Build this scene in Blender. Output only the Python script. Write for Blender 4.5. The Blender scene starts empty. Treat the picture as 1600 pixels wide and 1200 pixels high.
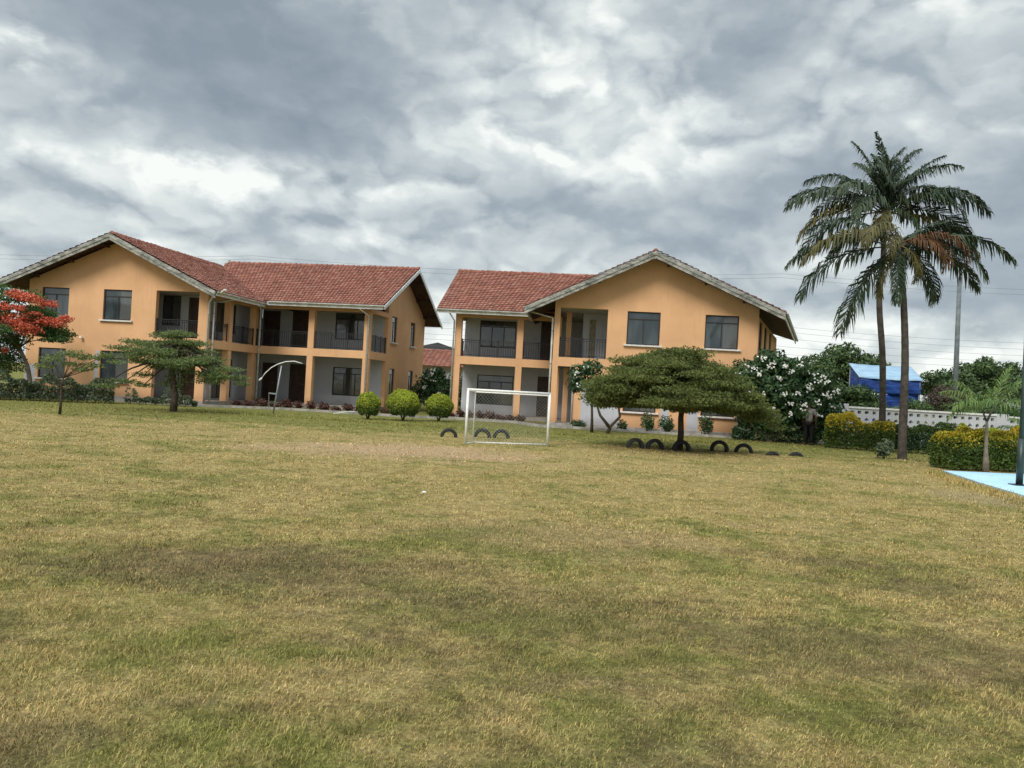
import bpy, math, random
import numpy as np
from mathutils import Vector, Matrix
R = math.radians
random.seed(7); rng = np.random.default_rng(7)
scene = bpy.context.scene
col = scene.collection

# ---------------------------------------------------------------- camera
cam_d = bpy.data.cameras.new('camera'); cam = bpy.data.objects.new('camera', cam_d); col.objects.link(cam)
cam_d.sensor_width = 36; cam_d.lens = 27.0; cam_d.clip_end = 3000
PITCH, ROLL = .006, .055
cam.matrix_world = Matrix.Translation((0, 0, 1.6)) @ Matrix.Rotation(R(90) + PITCH, 4, 'X') @ Matrix.Rotation(ROLL, 4, 'Z')
scene.camera = cam
scene.view_settings.view_transform = 'Standard'; scene.view_settings.look = 'None'
scene.view_settings.exposure = 0.25; scene.view_settings.gamma = 1
scene.cycles.max_bounces = 6; scene.cycles.transparent_max_bounces = 8

# ---------------------------------------------------------------- sun and sky
SUN_EL, SUN_AZ = 44, 208        # compass-like azimuth measured from +Y clockwise
sd = bpy.data.lights.new('sun', 'SUN'); sd.energy = 2.0; sd.angle = R(24); sd.color = (1, .955, .88)
sun = bpy.data.objects.new('sun', sd); col.objects.link(sun)
dirv = Vector((math.sin(R(SUN_AZ)) * math.cos(R(SUN_EL)), math.cos(R(SUN_AZ)) * math.cos(R(SUN_EL)), math.sin(R(SUN_EL))))
sun.rotation_euler = dirv.to_track_quat('Z', 'Y').to_euler()

class NT:
    """small helper for node trees"""
    def __init__(s, t): s.t = t; s.n = t.nodes; s.l = t.links
    def new(s, ty, **k):
        n = s.n.new(ty)
        for a, b in k.items(): setattr(n, a, b)
        return n
    def put(s, sock, v):
        if isinstance(v, bpy.types.NodeSocket): s.l.new(v, sock)
        elif isinstance(v, (tuple, list)) and len(v) == 3 and sock.type == 'RGBA': sock.default_value = (*v, 1)
        else: sock.default_value = v
    def m(s, op, a, b=0.0, c=None):
        n = s.new('ShaderNodeMath', operation=op); s.put(n.inputs[0], a)
        if op not in ('ABSOLUTE', 'SQRT', 'EXPONENT', 'ARCSINE', 'SINE'): s.put(n.inputs[1], b)
        if c is not None: s.put(n.inputs[2], c)
        return n.outputs[0]
    def mix(s, f, a, b, bt='MIX'):
        n = s.new('ShaderNodeMix', data_type='RGBA', blend_type=bt)
        s.put(n.inputs[0], f); s.put(n.inputs[6], a); s.put(n.inputs[7], b); return n.outputs[2]
    def noise(s, v=None, scale=5, det=4, rough=.5, w=0.0, out=0, dist=0.0):
        n = s.new('ShaderNodeTexNoise'); n.inputs['Scale'].default_value = scale; n.inputs['Detail'].default_value = det
        n.inputs['Roughness'].default_value = rough; n.inputs['Distortion'].default_value = dist
        if v is not None: s.l.new(v, n.inputs['Vector'])
        return n.outputs[out]
    def ramp(s, f, pts):
        n = s.new('ShaderNodeValToRGB'); e = n.color_ramp.elements
        while len(e) < len(pts): e.new(.5)
        for el, (p, c) in zip(e, pts): el.position = p; el.color = (*c, 1) if len(c) == 3 else c
        s.put(n.inputs[0], f); return n.outputs[0]
    def maprange(s, v, a, b, c=0.0, d=1.0, smooth=True):
        n = s.new('ShaderNodeMapRange'); n.interpolation_type = 'SMOOTHSTEP' if smooth else 'LINEAR'
        s.put(n.inputs[0], v)
        for i, x in enumerate((a, b, c, d)): n.inputs[i + 1].default_value = x
        return n.outputs[0]
    def mapping(s, v, loc=(0, 0, 0), rot=(0, 0, 0), sc=(1, 1, 1)):
        n = s.new('ShaderNodeMapping'); s.l.new(v, n.inputs[0])
        n.inputs[1].default_value = loc; n.inputs[2].default_value = rot; n.inputs[3].default_value = sc
        return n.outputs[0]

world = bpy.data.worlds.new('World'); scene.world = world; world.use_nodes = True
W = NT(world.node_tree); W.n.clear()
tc = W.new('ShaderNodeTexCoord').outputs['Generated']
sky = W.new('ShaderNodeTexSky'); sky.sky_type = 'NISHITA'; sky.sun_disc = False
sky.sun_elevation = R(SUN_EL); sky.sun_rotation = R(SUN_AZ)
bg1 = W.new('ShaderNodeBackground'); W.l.new(sky.outputs[0], bg1.inputs[0]); bg1.inputs[1].default_value = .10
sep = W.new('ShaderNodeSeparateXYZ'); W.l.new(tc, sep.inputs[0])
az = W.m('ARCTAN2', sep.outputs[0], sep.outputs[1]); el = W.m('ARCSINE', sep.outputs[2])
def cxyz(x, y, z=0.0):
    n = W.new('ShaderNodeCombineXYZ'); W.put(n.inputs[0], x); W.put(n.inputs[1], y); W.put(n.inputs[2], z); return n.outputs[0]
ae = cxyz(az, W.m('MULTIPLY', el, 1.7))
wn = W.noise(ae, 5.5, 6, .58, out=1)
wsep = W.new('ShaderNodeSeparateColor'); W.l.new(wn, wsep.inputs[0])
azw = W.m('ADD', az, W.m('MULTIPLY', W.m('SUBTRACT', wsep.outputs[0], .5), .17))
elw = W.m('ADD', el, W.m('MULTIPLY', W.m('SUBTRACT', wsep.outputs[1], .5), .13))
# broad cloud banks (azimuth, elevation, half sizes in radians, amount; positive = brighter)
BANKS = [(-.46, .41, .30, .095, -.27), (-.28, .345, .12, .05, -.10), (-.33, .275, .22, .026, -.13), (.29, .42, .115, .075, -.22),
         (.37, .285, .085, .04, -.15), (.10, .245, .30, .03, -.13), (.60, .22, .13, .13, -.20), (.16, .20, .26, .018, -.08),
         (-.10, .47, .10, .04, -.04), (.05, .58, .3, .04, -.10), (-.62, .25, .2, .05, -.02),
         (-.58, .315, .07, .014, .26), (-.45, .24, .15, .035, .16), (-.25, .24, .09, .035, .17), (-.13, .255, .07, .03, .16),
         (.08, .36, .17, .07, .17), (.17, .33, .10, .05, .10), (.52, .42, .14, .13, .13), (.42, .32, .1, .03, .10),
         (-.12, .50, .12, .04, .10), (.08, .52, .10, .035, .12), (.50, .06, .2, .03, .16), (-.08, .07, .15, .05, .16),
         (.30, .12, .2, .02, -.04), (-.2, .16, .12, .025, .10), (-.6, .14, .1, .05, .08)]
acc = None
for a0, e0, ra, re, am in BANKS:
    dx = W.m('MULTIPLY', W.m('SUBTRACT', azw, a0), 1 / ra); dy = W.m('MULTIPLY', W.m('SUBTRACT', elw, e0), 1 / re)
    d2 = W.m('ADD', W.m('MULTIPLY', dx, dx), W.m('MULTIPLY', dy, dy))
    g = W.m('MULTIPLY', W.m('EXPONENT', W.m('MULTIPLY', d2, -.9)), am * 1.3)
    acc = g if acc is None else W.m('ADD', acc, g)
far = W.noise(W.mapping(ae, (3.1, 1.7, 0), sc=(1, 1.2, 1)), 3.0, 3, .5)
fine = W.noise(W.mapping(ae, (1.3, 4.2, 0), sc=(1, 1.05, 1)), 5.0, 9, .56)
puff = W.noise(W.mapping(ae, (9.3, 2.2, 0), sc=(1, 1.15, 1)), 10.5, 10, .62)
v = W.m('ADD', acc, .575)
v = W.m('ADD', v, W.m('MULTIPLY', W.m('SUBTRACT', far, .5), .25))
v = W.m('ADD', v, W.m('MULTIPLY', W.m('SUBTRACT', fine, .5), .38))
# cumulus heads with firmer edges where the banks are bright
cm = W.m('ADD', W.m('MULTIPLY', acc, 1.5), W.m('MULTIPLY', W.m('SUBTRACT', puff, .5), 1.0))
def lump(dy):
    q = W.mapping(wv, (0, dy, 0)); out = None
    for sc_, w_ in ((4.6, .46), (10.5, .28), (24.0, .16)):
        vo = W.new('ShaderNodeTexVoronoi', feature='F1'); vo.inputs['Scale'].default_value = sc_
        W.l.new(q, vo.inputs['Vector']); t_ = W.m('MULTIPLY', W.m('SUBTRACT', .62, vo.outputs['Distance']), w_); out = t_ if out is None else W.m('ADD', out, t_)
    return out
wv = cxyz(W.m('ADD', az, W.m('MULTIPLY', W.m('SUBTRACT', wsep.outputs[1], .5), .22)), W.m('ADD', W.m('MULTIPLY', el, 1.45), W.m('MULTIPLY', W.m('SUBTRACT', wsep.outputs[0], .5), .18)), .37)
L0 = lump(0); L1 = lump(.035)
relief = W.m('SUBTRACT', L0, L1)                    # upper rims of each swelling catch the light
mask = W.maprange(W.m('ADD', acc, W.m('MULTIPLY', W.m('SUBTRACT', fine, .5), .5)), -.22, .16, .35, 1.35)
v = W.m('ADD', v, W.m('MULTIPLY', W.m('MULTIPLY', relief, mask), 1.1))
v = W.m('ADD', v, W.m('MULTIPLY', W.m('MULTIPLY', W.m('SUBTRACT', L0, .20), mask), .34))
v = W.m('ADD', v, W.m('MULTIPLY', W.m('SUBTRACT', puff, .5), .20))
v = W.m('ADD', v, W.maprange(el, .02, .16, .10, 0))
v = W.m('ADD', W.m('MULTIPLY', W.m('SUBTRACT', v, .54), 1.28), .56)
cc = W.ramp(v, [(.12, (.225, .275, .32)), (.34, (.315, .365, .405)), (.50, (.43, .48, .505)), (.66, (.54, .59, .60)), (.86, (.69, .73, .715)), (1, (.82, .85, .82))])
boost = W.maprange(el, .50, 1.0, 1.0, 2.7)
bg2 = W.new('ShaderNodeBackground'); W.l.new(cc, bg2.inputs[0]); W.l.new(boost, bg2.inputs[1])
mixs = W.new('ShaderNodeMixShader'); mixs.inputs[0].default_value = .95
W.l.new(bg1.outputs[0], mixs.inputs[1]); W.l.new(bg2.outputs[0], mixs.inputs[2])
W.l.new(mixs.outputs[0], W.new('ShaderNodeOutputWorld').inputs[0])
world.cycles.sampling_method = 'MANUAL'; world.cycles.sample_map_resolution = 512

# ---------------------------------------------------------------- materials
def material(name, rough=.8, spec=.3, metal=0.0):
    m = bpy.data.materials.new(name); m.use_nodes = True
    t = NT(m.node_tree); p = t.n['Principled BSDF']
    p.inputs['Roughness'].default_value = rough; p.inputs['Specular IOR Level'].default_value = spec; p.inputs['Metallic'].default_value = metal
    return m, t, p
def objco(t): return t.new('ShaderNodeTexCoord').outputs['Object']
def worldco(t): return t.new('ShaderNodeNewGeometry').outputs['Position']
def bump(t, p, h, strength=.3, dist=.02):
    b = t.new('ShaderNodeBump'); b.inputs['Strength'].default_value = strength; b.inputs['Distance'].default_value = dist
    t.l.new(h, b.inputs['Height']); t.l.new(b.outputs[0], p.inputs['Normal'])
def plain(name, c, rough=.6, spec=.3, var=.18, scale=6, metal=0.0, bmp=.1):
    m, t, p = material(name, rough, spec, metal)
    n = t.noise(objco(t), scale, 5, .6)
    d = tuple(x * (1 - var) for x in c); b = tuple(min(1, x * (1 + var)) for x in c)
    t.l.new(t.mix(t.maprange(n, .3, .7), d, b), p.inputs['Base Color'])
    if bmp: bump(t, p, t.noise(objco(t), scale * 8, 3, .6), bmp, .01)
    return m
def stucco(name, c, stain=(.10, .08, .06), low=.6):
    m, t, p = material(name, .92, .15)
    co = objco(t)
    big = t.noise(co, .55, 4, .6); mid = t.noise(co, 3.2, 6, .65)
    streak = t.noise(t.mapping(co, sc=(5, 5, .35)), 1.6, 5, .6)
    a = t.mix(t.maprange(big, .3, .72), tuple(x * .90 for x in c), tuple(min(1, x * 1.07) for x in c))
    a = t.mix(t.m('MULTIPLY', t.maprange(mid, .52, .8), .22), a, tuple(x * .72 for x in c))
    a = t.mix(t.m('MULTIPLY', t.maprange(streak, .54, .80), .42), a, tuple(x * .6 for x in c))
    # splashed dirt on the lowest half metre of the wall
    s = t.new('ShaderNodeSeparateXYZ'); t.l.new(co, s.inputs[0])
    lowm = t.m('MULTIPLY', t.maprange(t.m('ADD', s.outputs[2], t.m('MULTIPLY', mid, .5)), .75, .15), low)
    a = t.mix(lowm, a, (c[0] * .45 + .02, c[1] * .42 + .01, c[2] * .4 + .01))
    t.l.new(a, p.inputs['Base Color'])
    bump(t, p, t.noise(co, 60, 4, .7), .25, .01)
    return m
M = {}
M['orange'] = stucco('orange_plaster', (.76, .445, .24))
M['white_wall'] = stucco('grey_white_plaster', (.52, .53, .56))
M['ceiling'] = plain('ceiling_paint', (.42, .41, .39), .9, .1)
M['floor'] = plain('veranda_floor', (.28, .25, .22), .7, .3)
M['concrete'] = plain('concrete', (.33, .31, .28), .9, .2, .3, 3, bmp=.3)
M['sill'] = plain('white_sill', (.72, .71, .68), .7, .3, .12, 8)
M['white'] = plain('white_paint', (.78, .78, .76), .45, .4, .08, 9)
M['gutter'] = plain('gutter_white', (.66, .67, .65), .5, .4, .2, 3)
M['black'] = plain('black_metal', (.018, .018, .02), .45, .5, .2, 12)
M['frame'] = plain('window_frame_dark', (.035, .03, .028), .5, .4, .2, 12)
M['door'] = plain('door_brown', (.055, .028, .018), .45, .4, .3, 4)
M['pole_green'] = plain('pole_dark_green', (.018, .035, .032), .4, .5, .25, 6)
M['galv'] = plain('galvanised_steel', (.30, .32, .33), .5, .5, .2, 5, .4)
M['galvdark'] = plain('weathered_lamp_post', (.13, .15, .155), .6, .4, .25, 5)
M['rubber'] = plain('old_tyre_rubber', (.022, .022, .023), .8, .3, .4, 10, bmp=.4)
M['cable'] = plain('cable', (.16, .17, .18), .6, .3)
M['soil'] = plain('bare_soil', (.14, .085, .055), .95, .1, .35, 5, bmp=.6)
M['wood_dark'] = plain('dark_soffit_boards', (.075, .045, .03), .8, .2, .35, 5)
M['curtain'] = plain('curtain', (.34, .30, .20), .9, .1, .3, 6)

def glass():
    m, t, p = material('window_glass', .06, .9)
    co = objco(t)
    n = t.noise(t.mapping(co, sc=(1.5, 1.5, .5)), 1.5, 2, .5)
    t.l.new(t.mix(t.maprange(n, .35, .7), (.035, .046, .052), (.075, .094, .102)), p.inputs['Base Color'])
    bump(t, p, t.noise(co, 1.3, 2, .5), .10, .05)
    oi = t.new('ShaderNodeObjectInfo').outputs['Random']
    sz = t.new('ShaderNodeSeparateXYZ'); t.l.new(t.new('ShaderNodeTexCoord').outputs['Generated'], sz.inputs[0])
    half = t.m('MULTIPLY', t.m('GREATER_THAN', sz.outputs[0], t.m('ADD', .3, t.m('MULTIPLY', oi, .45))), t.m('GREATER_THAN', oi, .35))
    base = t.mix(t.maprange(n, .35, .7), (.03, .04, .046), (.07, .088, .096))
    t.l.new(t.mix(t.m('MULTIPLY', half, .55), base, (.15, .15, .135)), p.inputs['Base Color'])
    return m
M['glass'] = glass()
def weathered():
    m, t, p = material('weathered_bargeboard', .9, .1)
    co = objco(t)
    n = t.noise(t.mapping(co, sc=(1, 1, 2.5)), 1.8, 8, .72); n2 = t.noise(co, 7, 6, .7)
    a = t.ramp(n, [(.33, (.065, .065, .06)), (.47, (.26, .26, .235)), (.58, (.42, .41, .37)), (.72, (.56, .54, .48))])
    a = t.mix(t.maprange(n2, .50, .70, 0, .75), a, (.12, .115, .10))
    t.l.new(a, p.inputs['Base Color']); bump(t, p, n2, .4, .02)
    return m
M['barge'] = weathered()
def tile_mat():
    m, t, p = material('clay_roof_tile', .85, .2)
    g = t.new('ShaderNodeNewGeometry'); ri = g.outputs['Random Per Island']
    co = objco(t)
    a = t.ramp(ri, [(0, (.225, .10, .075)), (.25, (.275, .115, .085)), (.6, (.315, .138, .10)), (.85, (.355, .168, .126)), (1, (.30, .16, .125))])
    big = t.noise(co, .8, 6, .65); n = t.noise(co, 5, 6, .7)
    a = t.mix(t.maprange(big, .46, .68, 0, .45), a, (.20, .10, .08))
    a = t.mix(t.maprange(n, .58, .75, 0, .6), a, (.08, .055, .05))
    a = t.mix(t.maprange(t.noise(t.mapping(co, (4, 2, 1)), 2.1, 6, .7), .6, .8, 0, .55), a, (.46, .30, .25))
    t.l.new(a, p.inputs['Base Color']); bump(t, p, n, .3, .02)
    return m
M['tile'] = tile_mat()
def leafmat(name, cols, rough=.55, spec=.3, trans=.0, patch=None):
    m, t, p = material(name, rough, spec)
    g = t.new('ShaderNodeNewGeometry'); ri = g.outputs['Random Per Island']
    k = len(cols); a = t.ramp(ri, [(i / max(1, k - 1), c) for i, c in enumerate(cols)])
    n = t.noise(worldco(t), 1.6, 3, .6)
    a = t.mix(t.maprange(n, .35, .7, 0, .5), a, tuple(x * .55 for x in cols[0]))
    if patch: a = t.mix(t.maprange(t.noise(worldco(t), 2.6, 3, .6), .52, .66, 0, .8), a, patch)
    t.l.new(a, p.inputs['Base Color'])
    if trans:
        tr = t.new('ShaderNodeBsdfTranslucent'); t.l.new(a, tr.inputs[0])
        mx = t.new('ShaderNodeMixShader'); mx.inputs[0].default_value = trans
        t.l.new(p.outputs[0], mx.inputs[1]); t.l.new(tr.outputs[0], mx.inputs[2]); t.l.new(mx.outputs[0], t.n['Material Output'].inputs[0])
    return m
M['leaf_umb'] = leafmat('layered_tree_leaf', [(0.096, 0.13, 0.04), (0.147, 0.192, 0.055), (0.215, 0.249, 0.073), (0.169, 0.164, 0.08)], .7, .15, .35)
M['leaf_aca'] = leafmat('acacia_leaf', [(0.121, 0.162, 0.068), (0.176, 0.236, 0.088), (0.257, 0.311, 0.108)], .7, .15, .35)
M['leaf_dark'] = leafmat('dark_broad_leaf', [(0.025, 0.063, 0.025), (0.052, 0.109, 0.038), (0.092, 0.161, 0.057)], .5, .35, .2)
M['leaf_far'] = leafmat('far_tree_leaf', [(0.05, 0.094, 0.035), (0.081, 0.138, 0.048), (0.138, 0.2, 0.062)], trans=.15)
M['leaf_olive'] = leafmat('dry_brown_leaf', [(.07, .06, .045), (.11, .085, .06), (.15, .11, .075)], trans=.15)
M['leaf_hedge'] = leafmat('hedge_leaf', [(0.048, 0.09, 0.021), (0.09, 0.15, 0.03), (0.165, 0.21, 0.039)], trans=.2)
M['leaf_gold'] = leafmat('golden_shoot_leaf', [(0.321, 0.334, 0.025), (0.519, 0.47, 0.037), (0.68, 0.495, 0.043), (0.643, 0.371, 0.043)], trans=.25)
M['leaf_lime'] = leafmat('lime_shoot_leaf', [(0.231, 0.304, 0.024), (0.365, 0.437, 0.037), (0.51, 0.51, 0.049)], trans=.25)
M['leaf_dull'] = leafmat('dull_hedge_leaf', [(0.068, 0.098, 0.053), (0.105, 0.143, 0.075), (0.165, 0.195, 0.105)], trans=.15)
M['leaf_red'] = leafmat('maroon_bedding_leaf', [(.07, .022, .02), (.13, .03, .028), (.06, .05, .025), (.10, .06, .035)], trans=.1)
M['leaf_flame'] = leafmat('flame_tree_leaf', [(0.047, 0.101, 0.038), (0.081, 0.155, 0.049), (0.149, 0.23, 0.068)], .7, .15, .3)
M['flame_flower'] = leafmat('flame_flower', [(.55, .085, .045), (.70, .14, .07), (.72, .27, .17), (.55, .10, .05)], .6, .2, .2)
M['white_flower'] = leafmat('white_flower', [(.75, .74, .68), (.85, .84, .80), (.80, .78, .66)], .6, .2, .15)
M['palm_green'] = leafmat('palm_leaflet', [(0.023, 0.045, 0.023), (0.038, 0.065, 0.031), (0.075, 0.101, 0.045), (0.053, 0.064, 0.037)], .5, .35, .15)
M['palm_olive'] = leafmat('palm_leaflet_yellowing', [(0.08, 0.075, 0.026), (0.13, 0.11, 0.032), (0.05, 0.065, 0.027)], .55, .3, .15)
M['palm_dry'] = leafmat('palm_leaflet_dried', [(.13, .062, .03), (.17, .08, .034), (.075, .055, .028)], .7, .2, .15)
M['palm_young'] = leafmat('young_palm_leaflet', [(0.084, 0.156, 0.042), (0.144, 0.228, 0.06), (0.216, 0.276, 0.072)], .5, .35, .2)
M['bark'] = plain('bark_dark', (.07, .055, .042), .95, .1, .35, 8, bmp=.6)
M['bark_palm'] = plain('palm_bark', (.075, .064, .054), .95, .1, .35, 6, bmp=.7)
M['bark_pale'] = plain('pale_bark', (.20, .17, .13), .95, .1, .3, 6, bmp=.6)
M['skin'] = plain('skin', (.10, .05, .03), .6, .3)
M['shirt'] = plain('shirt_shaded_grey', (.20, .19, .18), .9, .1)  # light shirt, its colour darkened to carry the shade around the person
M['trousers'] = plain('trousers_black', (.015, .014, .016), .9, .1)

def ground_colour(t):
    co = worldco(t)
    s = t.new('ShaderNodeSeparateXYZ'); t.l.new(co, s.inputs[0]); X, Y = s.outputs[0], s.outputs[1]
    flat = t.mapping(co, sc=(1, 1, 0))
    n1 = t.noise(flat, .22, 5, .6); n2 = t.noise(t.mapping(flat, (5, 9, 0)), .75, 6, .65); n3 = t.noise(t.mapping(flat, (2, 3, 0)), 3.2, 5, .65); n4 = t.noise(t.mapping(flat, (7, 1, 0)), 6.5, 4, .6); n5 = t.noise(t.mapping(flat, (3, 8, 0)), 2.1, 4, .6)
    straw = t.mix(t.maprange(n3, .3, .7), (.345, .262, .108), (.49, .385, .175))
    green = t.mix(t.maprange(n3, .3, .7), (.14, .155, .038), (.225, .235, .062))
    brown = t.mix(t.maprange(n3, .3, .7), (.16, .118, .066), (.255, .19, .108))
    # how far from the viewer's end: mown drier middle of the pitch, greener towards the watered beds
    gm = t.m('ADD', t.maprange(n2, .38, .66), t.m('ADD', t.m('MULTIPLY', t.m('SUBTRACT', n1, .5), 2.2), t.m('ADD', t.m('MULTIPLY', t.m('SUBTRACT', n4, .5), 2.0), t.m('MULTIPLY', t.m('SUBTRACT', n5, .5), 1.2))))
    mid = t.maprange(Y, 7, 11, .12, -.26); back = t.maprange(Y, 21, 29, 0, 1.3); mid2 = t.maprange(Y, 11, 17, 0, -.05)
    gm = t.m('ADD', t.m('ADD', gm, mid), t.m('ADD', back, mid2)); gm = t.m('MINIMUM', t.m('MAXIMUM', gm, .0), 1.0)
    c = t.mix(t.m('MULTIPLY', gm, .85), straw, green)
    bn = t.noise(t.mapping(flat, (13, 4, 0), sc=(.6, 1, 1)), .62, 6, .7)
    bm = t.m('MULTIPLY', t.maprange(t.m('ADD', t.m('ADD', bn, t.m('MULTIPLY', t.m('SUBTRACT', n4, .5), .35)), t.maprange(Y, 6, 10, .03, -.08)), .49, .62), t.maprange(Y, 8, 13, .58, .04))
    c = t.mix(bm, c, brown)
    # worn pinkish soil in front of the goal
    def spot(cx, cy, rx, ry, edge=.5):
        dx = t.m('MULTIPLY', t.m('SUBTRACT', X, cx), 1 / rx); dy = t.m('MULTIPLY', t.m('SUBTRACT', Y, cy), 1 / ry)
        d = t.m('SQRT', t.m('ADD', t.m('MULTIPLY', dx, dx), t.m('MULTIPLY', dy, dy)))
        return t.maprange(t.m('ADD', d, t.m('MULTIPLY', t.m('SUBTRACT', n2, .5), 1.6)), 1.15, .45)
    c = t.mix(t.m('MULTIPLY', spot(-2.4, 18.2, 3.8, 2.2), .95), c, (.52, .37, .225))
    c = t.mix(t.m('MULTIPLY', spot(.6, 8.4, 1.8, 1.2), .45), c, (.36, .27, .15))
    c = t.mix(t.m('MULTIPLY', spot(9.0, 14.5, 1.0, 1.4), .5), c, (.38, .31, .20))
    c = t.mix(t.m('MULTIPLY', spot(-2.1, 6.6, 2.0, .9), .3), c, (.14, .105, .06))
    c = t.mix(t.m('MULTIPLY', spot(.4, 5.6, 1.3, .8), .35), c, (.15, .11, .065))
    return c, n3
def ground_mat():
    m, t, p = material('lawn_ground', .95, .1)
    c, n3 = ground_colour(t)
    fine = t.noise(worldco(t), 38, 5, .75); fine2 = t.noise(worldco(t), 9, 5, .7)
    c = t.mix(1.0, c, t.ramp(fine, [(.3, (.38, .38, .34)), (.5, (.78, .78, .76)), (.72, (1.3, 1.28, 1.2))]), 'MULTIPLY')
    c = t.mix(1.0, c, t.ramp(fine2, [(.32, (.66, .66, .62)), (.6, (1.12, 1.12, 1.12))]), 'MULTIPLY')
    t.l.new(c, p.inputs['Base Color']); bump(t, p, t.m('ADD', fine, fine2), .9, .03)
    return m
M['ground'] = ground_mat()
def blade_mat():
    m, t, p = material('grass_blade', .7, .2)
    c, n3 = ground_colour(t)
    g = t.new('ShaderNodeNewGeometry')
    c = t.mix(1.0, c, t.ramp(g.outputs['Random Per Island'], [(0, (.42, .46, .34)), (.3, (.80, .86, .68)), (.65, (1.15, 1.10, 1.0)), (.92, (1.45, 1.35, 1.2)), (1, (1.75, 1.6, 1.45))]), 'MULTIPLY')
    t.l.new(c, p.inputs['Base Color'])
    return m
M['blade'] = blade_mat()
def tall_mat():
    m, t, p = material('coarse_green_grass', .7, .2)
    g = t.new('ShaderNodeNewGeometry')
    t.l.new(t.ramp(g.outputs['Random Per Island'], [(0, (.055, .075, .025)), (.5, (.10, .13, .04)), (1, (.20, .20, .09))]), p.inputs['Base Color'])
    return m
M['coarse'] = tall_mat()
def pad_mat():
    m, t, p = material('pale_blue_court', .75, .3)
    co = worldco(t); n = t.noise(co, .9, 5, .6); n2 = t.noise(co, 6, 6, .7)
    a = t.mix(t.maprange(n, .3, .7), (.36, .60, .78), (.46, .69, .84))
    a = t.mix(t.maprange(n2, .50, .70, 0, .6), a, (.34, .42, .44)); a = t.mix(t.maprange(t.noise(co, 2.3, 6, .7), .56, .72, 0, .5), a, (.40, .38, .32))
    s = t.new('ShaderNodeSeparateXYZ'); t.l.new(co, s.inputs[0])
    band = t.m('MULTIPLY', t.m('GREATER_THAN', t.m('SUBTRACT', s.outputs[0], t.m('MULTIPLY', t.m('SUBTRACT', s.outputs[1], 17), .05)), 12.35), .75)
    a = t.mix(t.m('MULTIPLY', band, t.m('LESS_THAN', s.outputs[1], 18.9)), a, (.45, .72, .62))
    t.l.new(a, p.inputs['Base Color']); bump(t, p, n2, .2, .01)
    return m
M['pad'] = pad_mat()
def tarp(name, c1, c2):
    m, t, p = material(name, .4, .5)
    co = objco(t); n = t.noise(t.mapping(co, sc=(.5, 1, 3)), 1.6, 4, .6, dist=.6)
    t.l.new(t.mix(t.maprange(n, .35, .65), c1, c2), p.inputs['Base Color']); bump(t, p, n, .6, .15)
    return m
M['tarp_light'] = tarp('pale_blue_tarpaulin', (.22, .36, .50), (.30, .45, .58))
M['tarp_blue'] = tarp('strong_blue_tarpaulin', (.006, .03, .16), (.010, .065, .30))

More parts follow.
